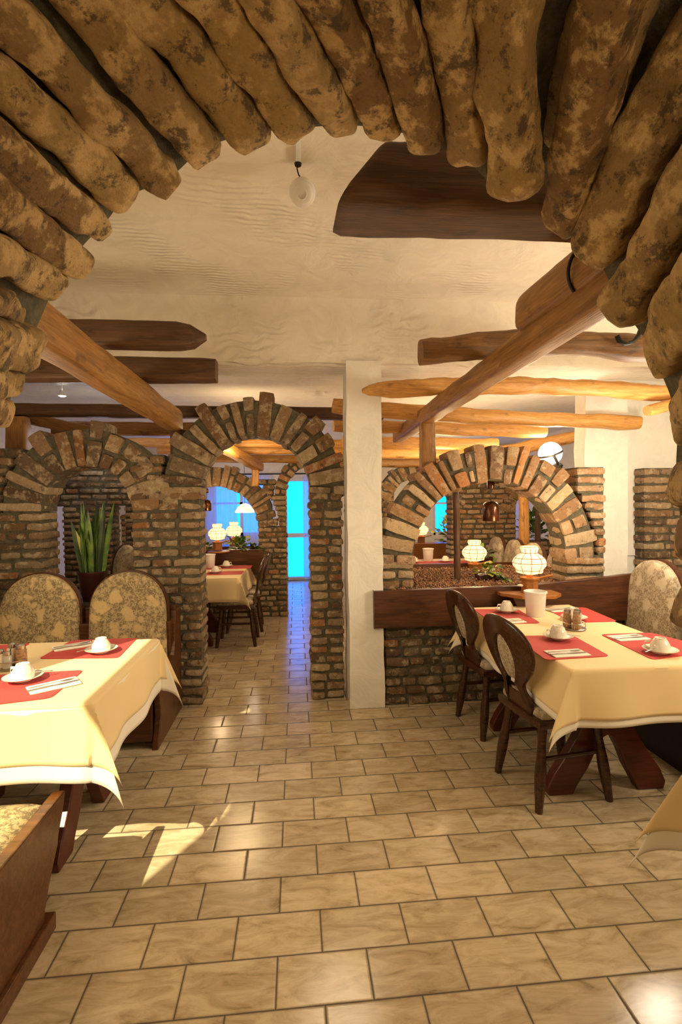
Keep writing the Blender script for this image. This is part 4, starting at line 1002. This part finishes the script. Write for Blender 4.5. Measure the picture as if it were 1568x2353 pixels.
def bush(name,label,c,r,n,L,mats=('leaf',),pot=None,trail=0,squash=.7):
    t=thing(name,label,'plant',c)
    if pot:
        mb=MB(); mb.box((-pot[0],-pot[1],0),(pot[0],pot[1],pot[2])); mb.build('pot',M['pot'],t,False,bevel=.006)
    z0=pot[2] if pot else 0
    mb=MB()
    for k in range(n):
        a=R(0,2*PI); e=R(-.1,1.3); rr=r*R(.2,1); d=Vector((math.cos(a)*math.cos(e),math.sin(a)*math.cos(e),math.sin(e)*squash+.15))
        leaf(mb,(d.x*rr,d.y*rr,z0+abs(d.z)*rr),d+Vector((0,0,-.35)),L*R(.7,1.2),L*R(.28,.4),random.randrange(len(mats)))
    for k in range(trail):
        p=Vector((R(-.05,.1),R(-.1,-.03),z0+.02))
        for q in range(6): leaf(mb,p,Vector((.6,-.4,-.5 if q>2 else .1)),L,L*.3); p+=Vector((.022,-.012,-.004*q))
    for k in range(8): 
        a=R(0,2*PI); mb.tube([(0,0,z0*.8),(math.cos(a)*r*.4,math.sin(a)*r*.4,z0+r*.4)],.002,5)
    mb.build('leaves',[M[x] for x in mats],t); return t
c=at(1122,1330,Z=.865); bush('potted_plant','small bright green plant in a dark tray on the gravel',(c.x,c.y,.862),.10,46,.055,('leaf','leaf_yellow'),(.10,.05,.045),5,.9)
bush('planter_plant','bushy green plant beside the far lamps under the distant arch',(-.74,6.62,.93),.20,90,.08,('leaf','leaf_yellow'))
bush('planter_plant','low green foliage at the edge of the distant arch opening',(-.55,6.60,.90),.12,60,.06,('leaf','leaf_dark'))
bush('planter_plant','low yellow green foliage in front of the distant lit lamp',(-1.18,6.6,.92),.14,60,.06,('leaf_yellow','leaf'))
bush('planter_plant','trailing light green plant behind the slim dark planter post',(2.72,8.6,.80),.30,110,.10,('leaf','leaf_yellow'),squash=1.3)
bush('planter_plant','leafy plant standing before the blue far window',(3.42,6.88,.96),.28,130,.09,('leaf','leaf_dark'),squash=1.5)
bush('planter_plant','small dark leafy plant behind the nearest lamp',(2.02,5.3,0),.12,50,.07,('leaf_dark','leaf'),(.09,.09,.92))
# distant planter boxes
pb=MB(); pb.box((-1.9,6.46,.62),(-.44,6.52,.94)); pb.box((-1.9,6.52,.80),(-.44,6.75,.90)); tag(pb.build('planter_box',M['panel'],smooth=False,bevel=.005),'brown wooden planter front behind the distant walkway table','planter')
pb=MB(); pb.lathe([(0,0),(.13,0),(.14,.01),(.13,.02),(0,.02)],24,T((-.98,6.38,.915))); tag(pb.build('lamp_shelf',M['lampwood']),'round wooden shelf under the distant lamp by the walkway table','shelf')
pb=MB(); pb.box((2.0,8.45,0),(3.1,8.75,.80)); tag(pb.build('planter_box',M['lampwood'],smooth=False,bevel=.005),'orange wooden planter box under the tiny distant lamp','planter')
pb=MB(); pb.box((-1.4,7.7,.0),(-.5,8.1,.88)); tag(pb.build('planter_box',M['panel'],smooth=False),'wooden stand under the farthest lamp','planter')
pb=MB(); pb.box((1.58,4.62,.77),(1.98,4.90,.80)); pb.box((1.68,4.7,0),(1.8,4.8,.77)); tag(pb.build('lamp_shelf',M['lampwood'],smooth=False),'wooden shelf under the lamp behind the gravel planter','shelf')
# curtains at far windows
def curtain(label,x0,x1,y,z0,z1,amp=.03,k=9,m='sheer'):
    V=[];F=[];n=60;nz_=8
    for i in range(n+1):
        for j in range(nz_+1):
            s_=i/n; z=z0+(z1-z0)*j/nz_; V.append((x0+(x1-x0)*s_,y+amp*math.sin(s_*k*2*PI+.6*math.sin(z*2)),z))
    for i in range(n):
        for j in range(nz_): a=i*(nz_+1)+j; F.append((a,a+nz_+1,a+nz_+2,a+1))
    mb=MB(); mb.add(V,F); o=mb.build('curtain',M[m]); return tag(o,label,'curtain','sheer curtains')
curtain('sheer curtain covering the window edge behind the bell lamp',-1.75,-1.12,9.66,.55,2.08,k=7)
curtain('sheer curtain between far window and pendant shade',-1.02,-.45,9.66,.55,2.08,k=6)
curtain('sheer curtain beside the glowing blue door',.13,.32,9.70,.05,2.06,k=3)
curtain('sheer curtain at the window behind the leafy plant',3.2,3.9,9.66,.4,2.05,k=7)
mb=MB(); mb.tube([(-3,9.62,2.09),(.9,9.62,2.09)],.014,8); tag(mb.build('curtain_rod',M['iron']),'dark curtain rod above the far blue windows','curtain rod')
#@@LIGHT
# ------------------------------------------------------------------ light
w=bpy.data.worlds.new('sky'); sc.world=w; w.use_nodes=True; bg=w.node_tree.nodes['Background']; bg.inputs[0].default_value=(.006,.22,1.0,1); bg.inputs[1].default_value=3.6
wt=w.node_tree; tc=wt.nodes.new('ShaderNodeTexCoord'); sx_=wt.nodes.new('ShaderNodeSeparateXYZ'); wt.links.new(tc.outputs['Generated'],sx_.inputs[0])
wt.links.new(ramp(wt,sx_.outputs[1],[(.25,(.16,.13,.075)),(.5,(.006,.22,1.0))]),bg.inputs[0])
def area(loc,rot,size,e,c,sy=None):
    l=bpy.data.lights.new('fill_and_lamp_light','AREA'); l.energy=e; l.color=c; l.size=size
    if sy: l.shape='RECTANGLE'; l.size_y=sy
    o=bpy.data.objects.new('fill_and_lamp_light',l); C.objects.link(o); o.location=loc; o.rotation_euler=rot; return o
def point(loc,e,c,r=.15):
    l=bpy.data.lights.new('fill_and_lamp_light','POINT'); l.energy=e; l.color=c; l.shadow_soft_size=r
    o=bpy.data.objects.new('fill_and_lamp_light',l); C.objects.link(o); o.location=loc; return o
WARM=(1,.72,.37); WARM2=(1,.81,.54)
point((.5,-.6,1.4),17,WARM,.12)            # fixtureless fill lights added in the viewer's room, down to the globe lamp
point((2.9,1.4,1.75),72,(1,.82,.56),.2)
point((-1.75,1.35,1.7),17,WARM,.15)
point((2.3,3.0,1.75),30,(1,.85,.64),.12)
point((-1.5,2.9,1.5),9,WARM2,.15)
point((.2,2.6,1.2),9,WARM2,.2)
point((2.43,4.6,2.0),34,(1,.78,.50),.12)    # globe lamp
point((1.6,5.4,1.9),22,WARM,.2)  # added fill for the room behind the planter arch, no fixture
point((-.6,5.2,2.0),20,WARM,.2)  # fill added behind the tall archway, also without a fixture
point((-1.9,5.0,2.2),8,(.85,.9,1),.1)
point((-.6,8.3,1.9),12,(1,.8,.6),.2)
point((2.6,8.2,1.9),14,WARM,.2)  # added fill toward the far right, no fixture of its own
s=bpy.data.lights.new('sun','SUN'); s.energy=8; s.color=(1,.88,.55); s.angle=.009
so=bpy.data.objects.new('sun',s); C.objects.link(so)
sd=Vector((.62,.97,-1.0)).normalized(); so.rotation_euler=sd.to_track_quat('-Z','Y').to_euler()
sc.view_settings.view_transform='Standard'; sc.view_settings.look='None'; sc.view_settings.gamma=1; sc.view_settings.use_curve_mapping=False
sc.view_settings.exposure=.42
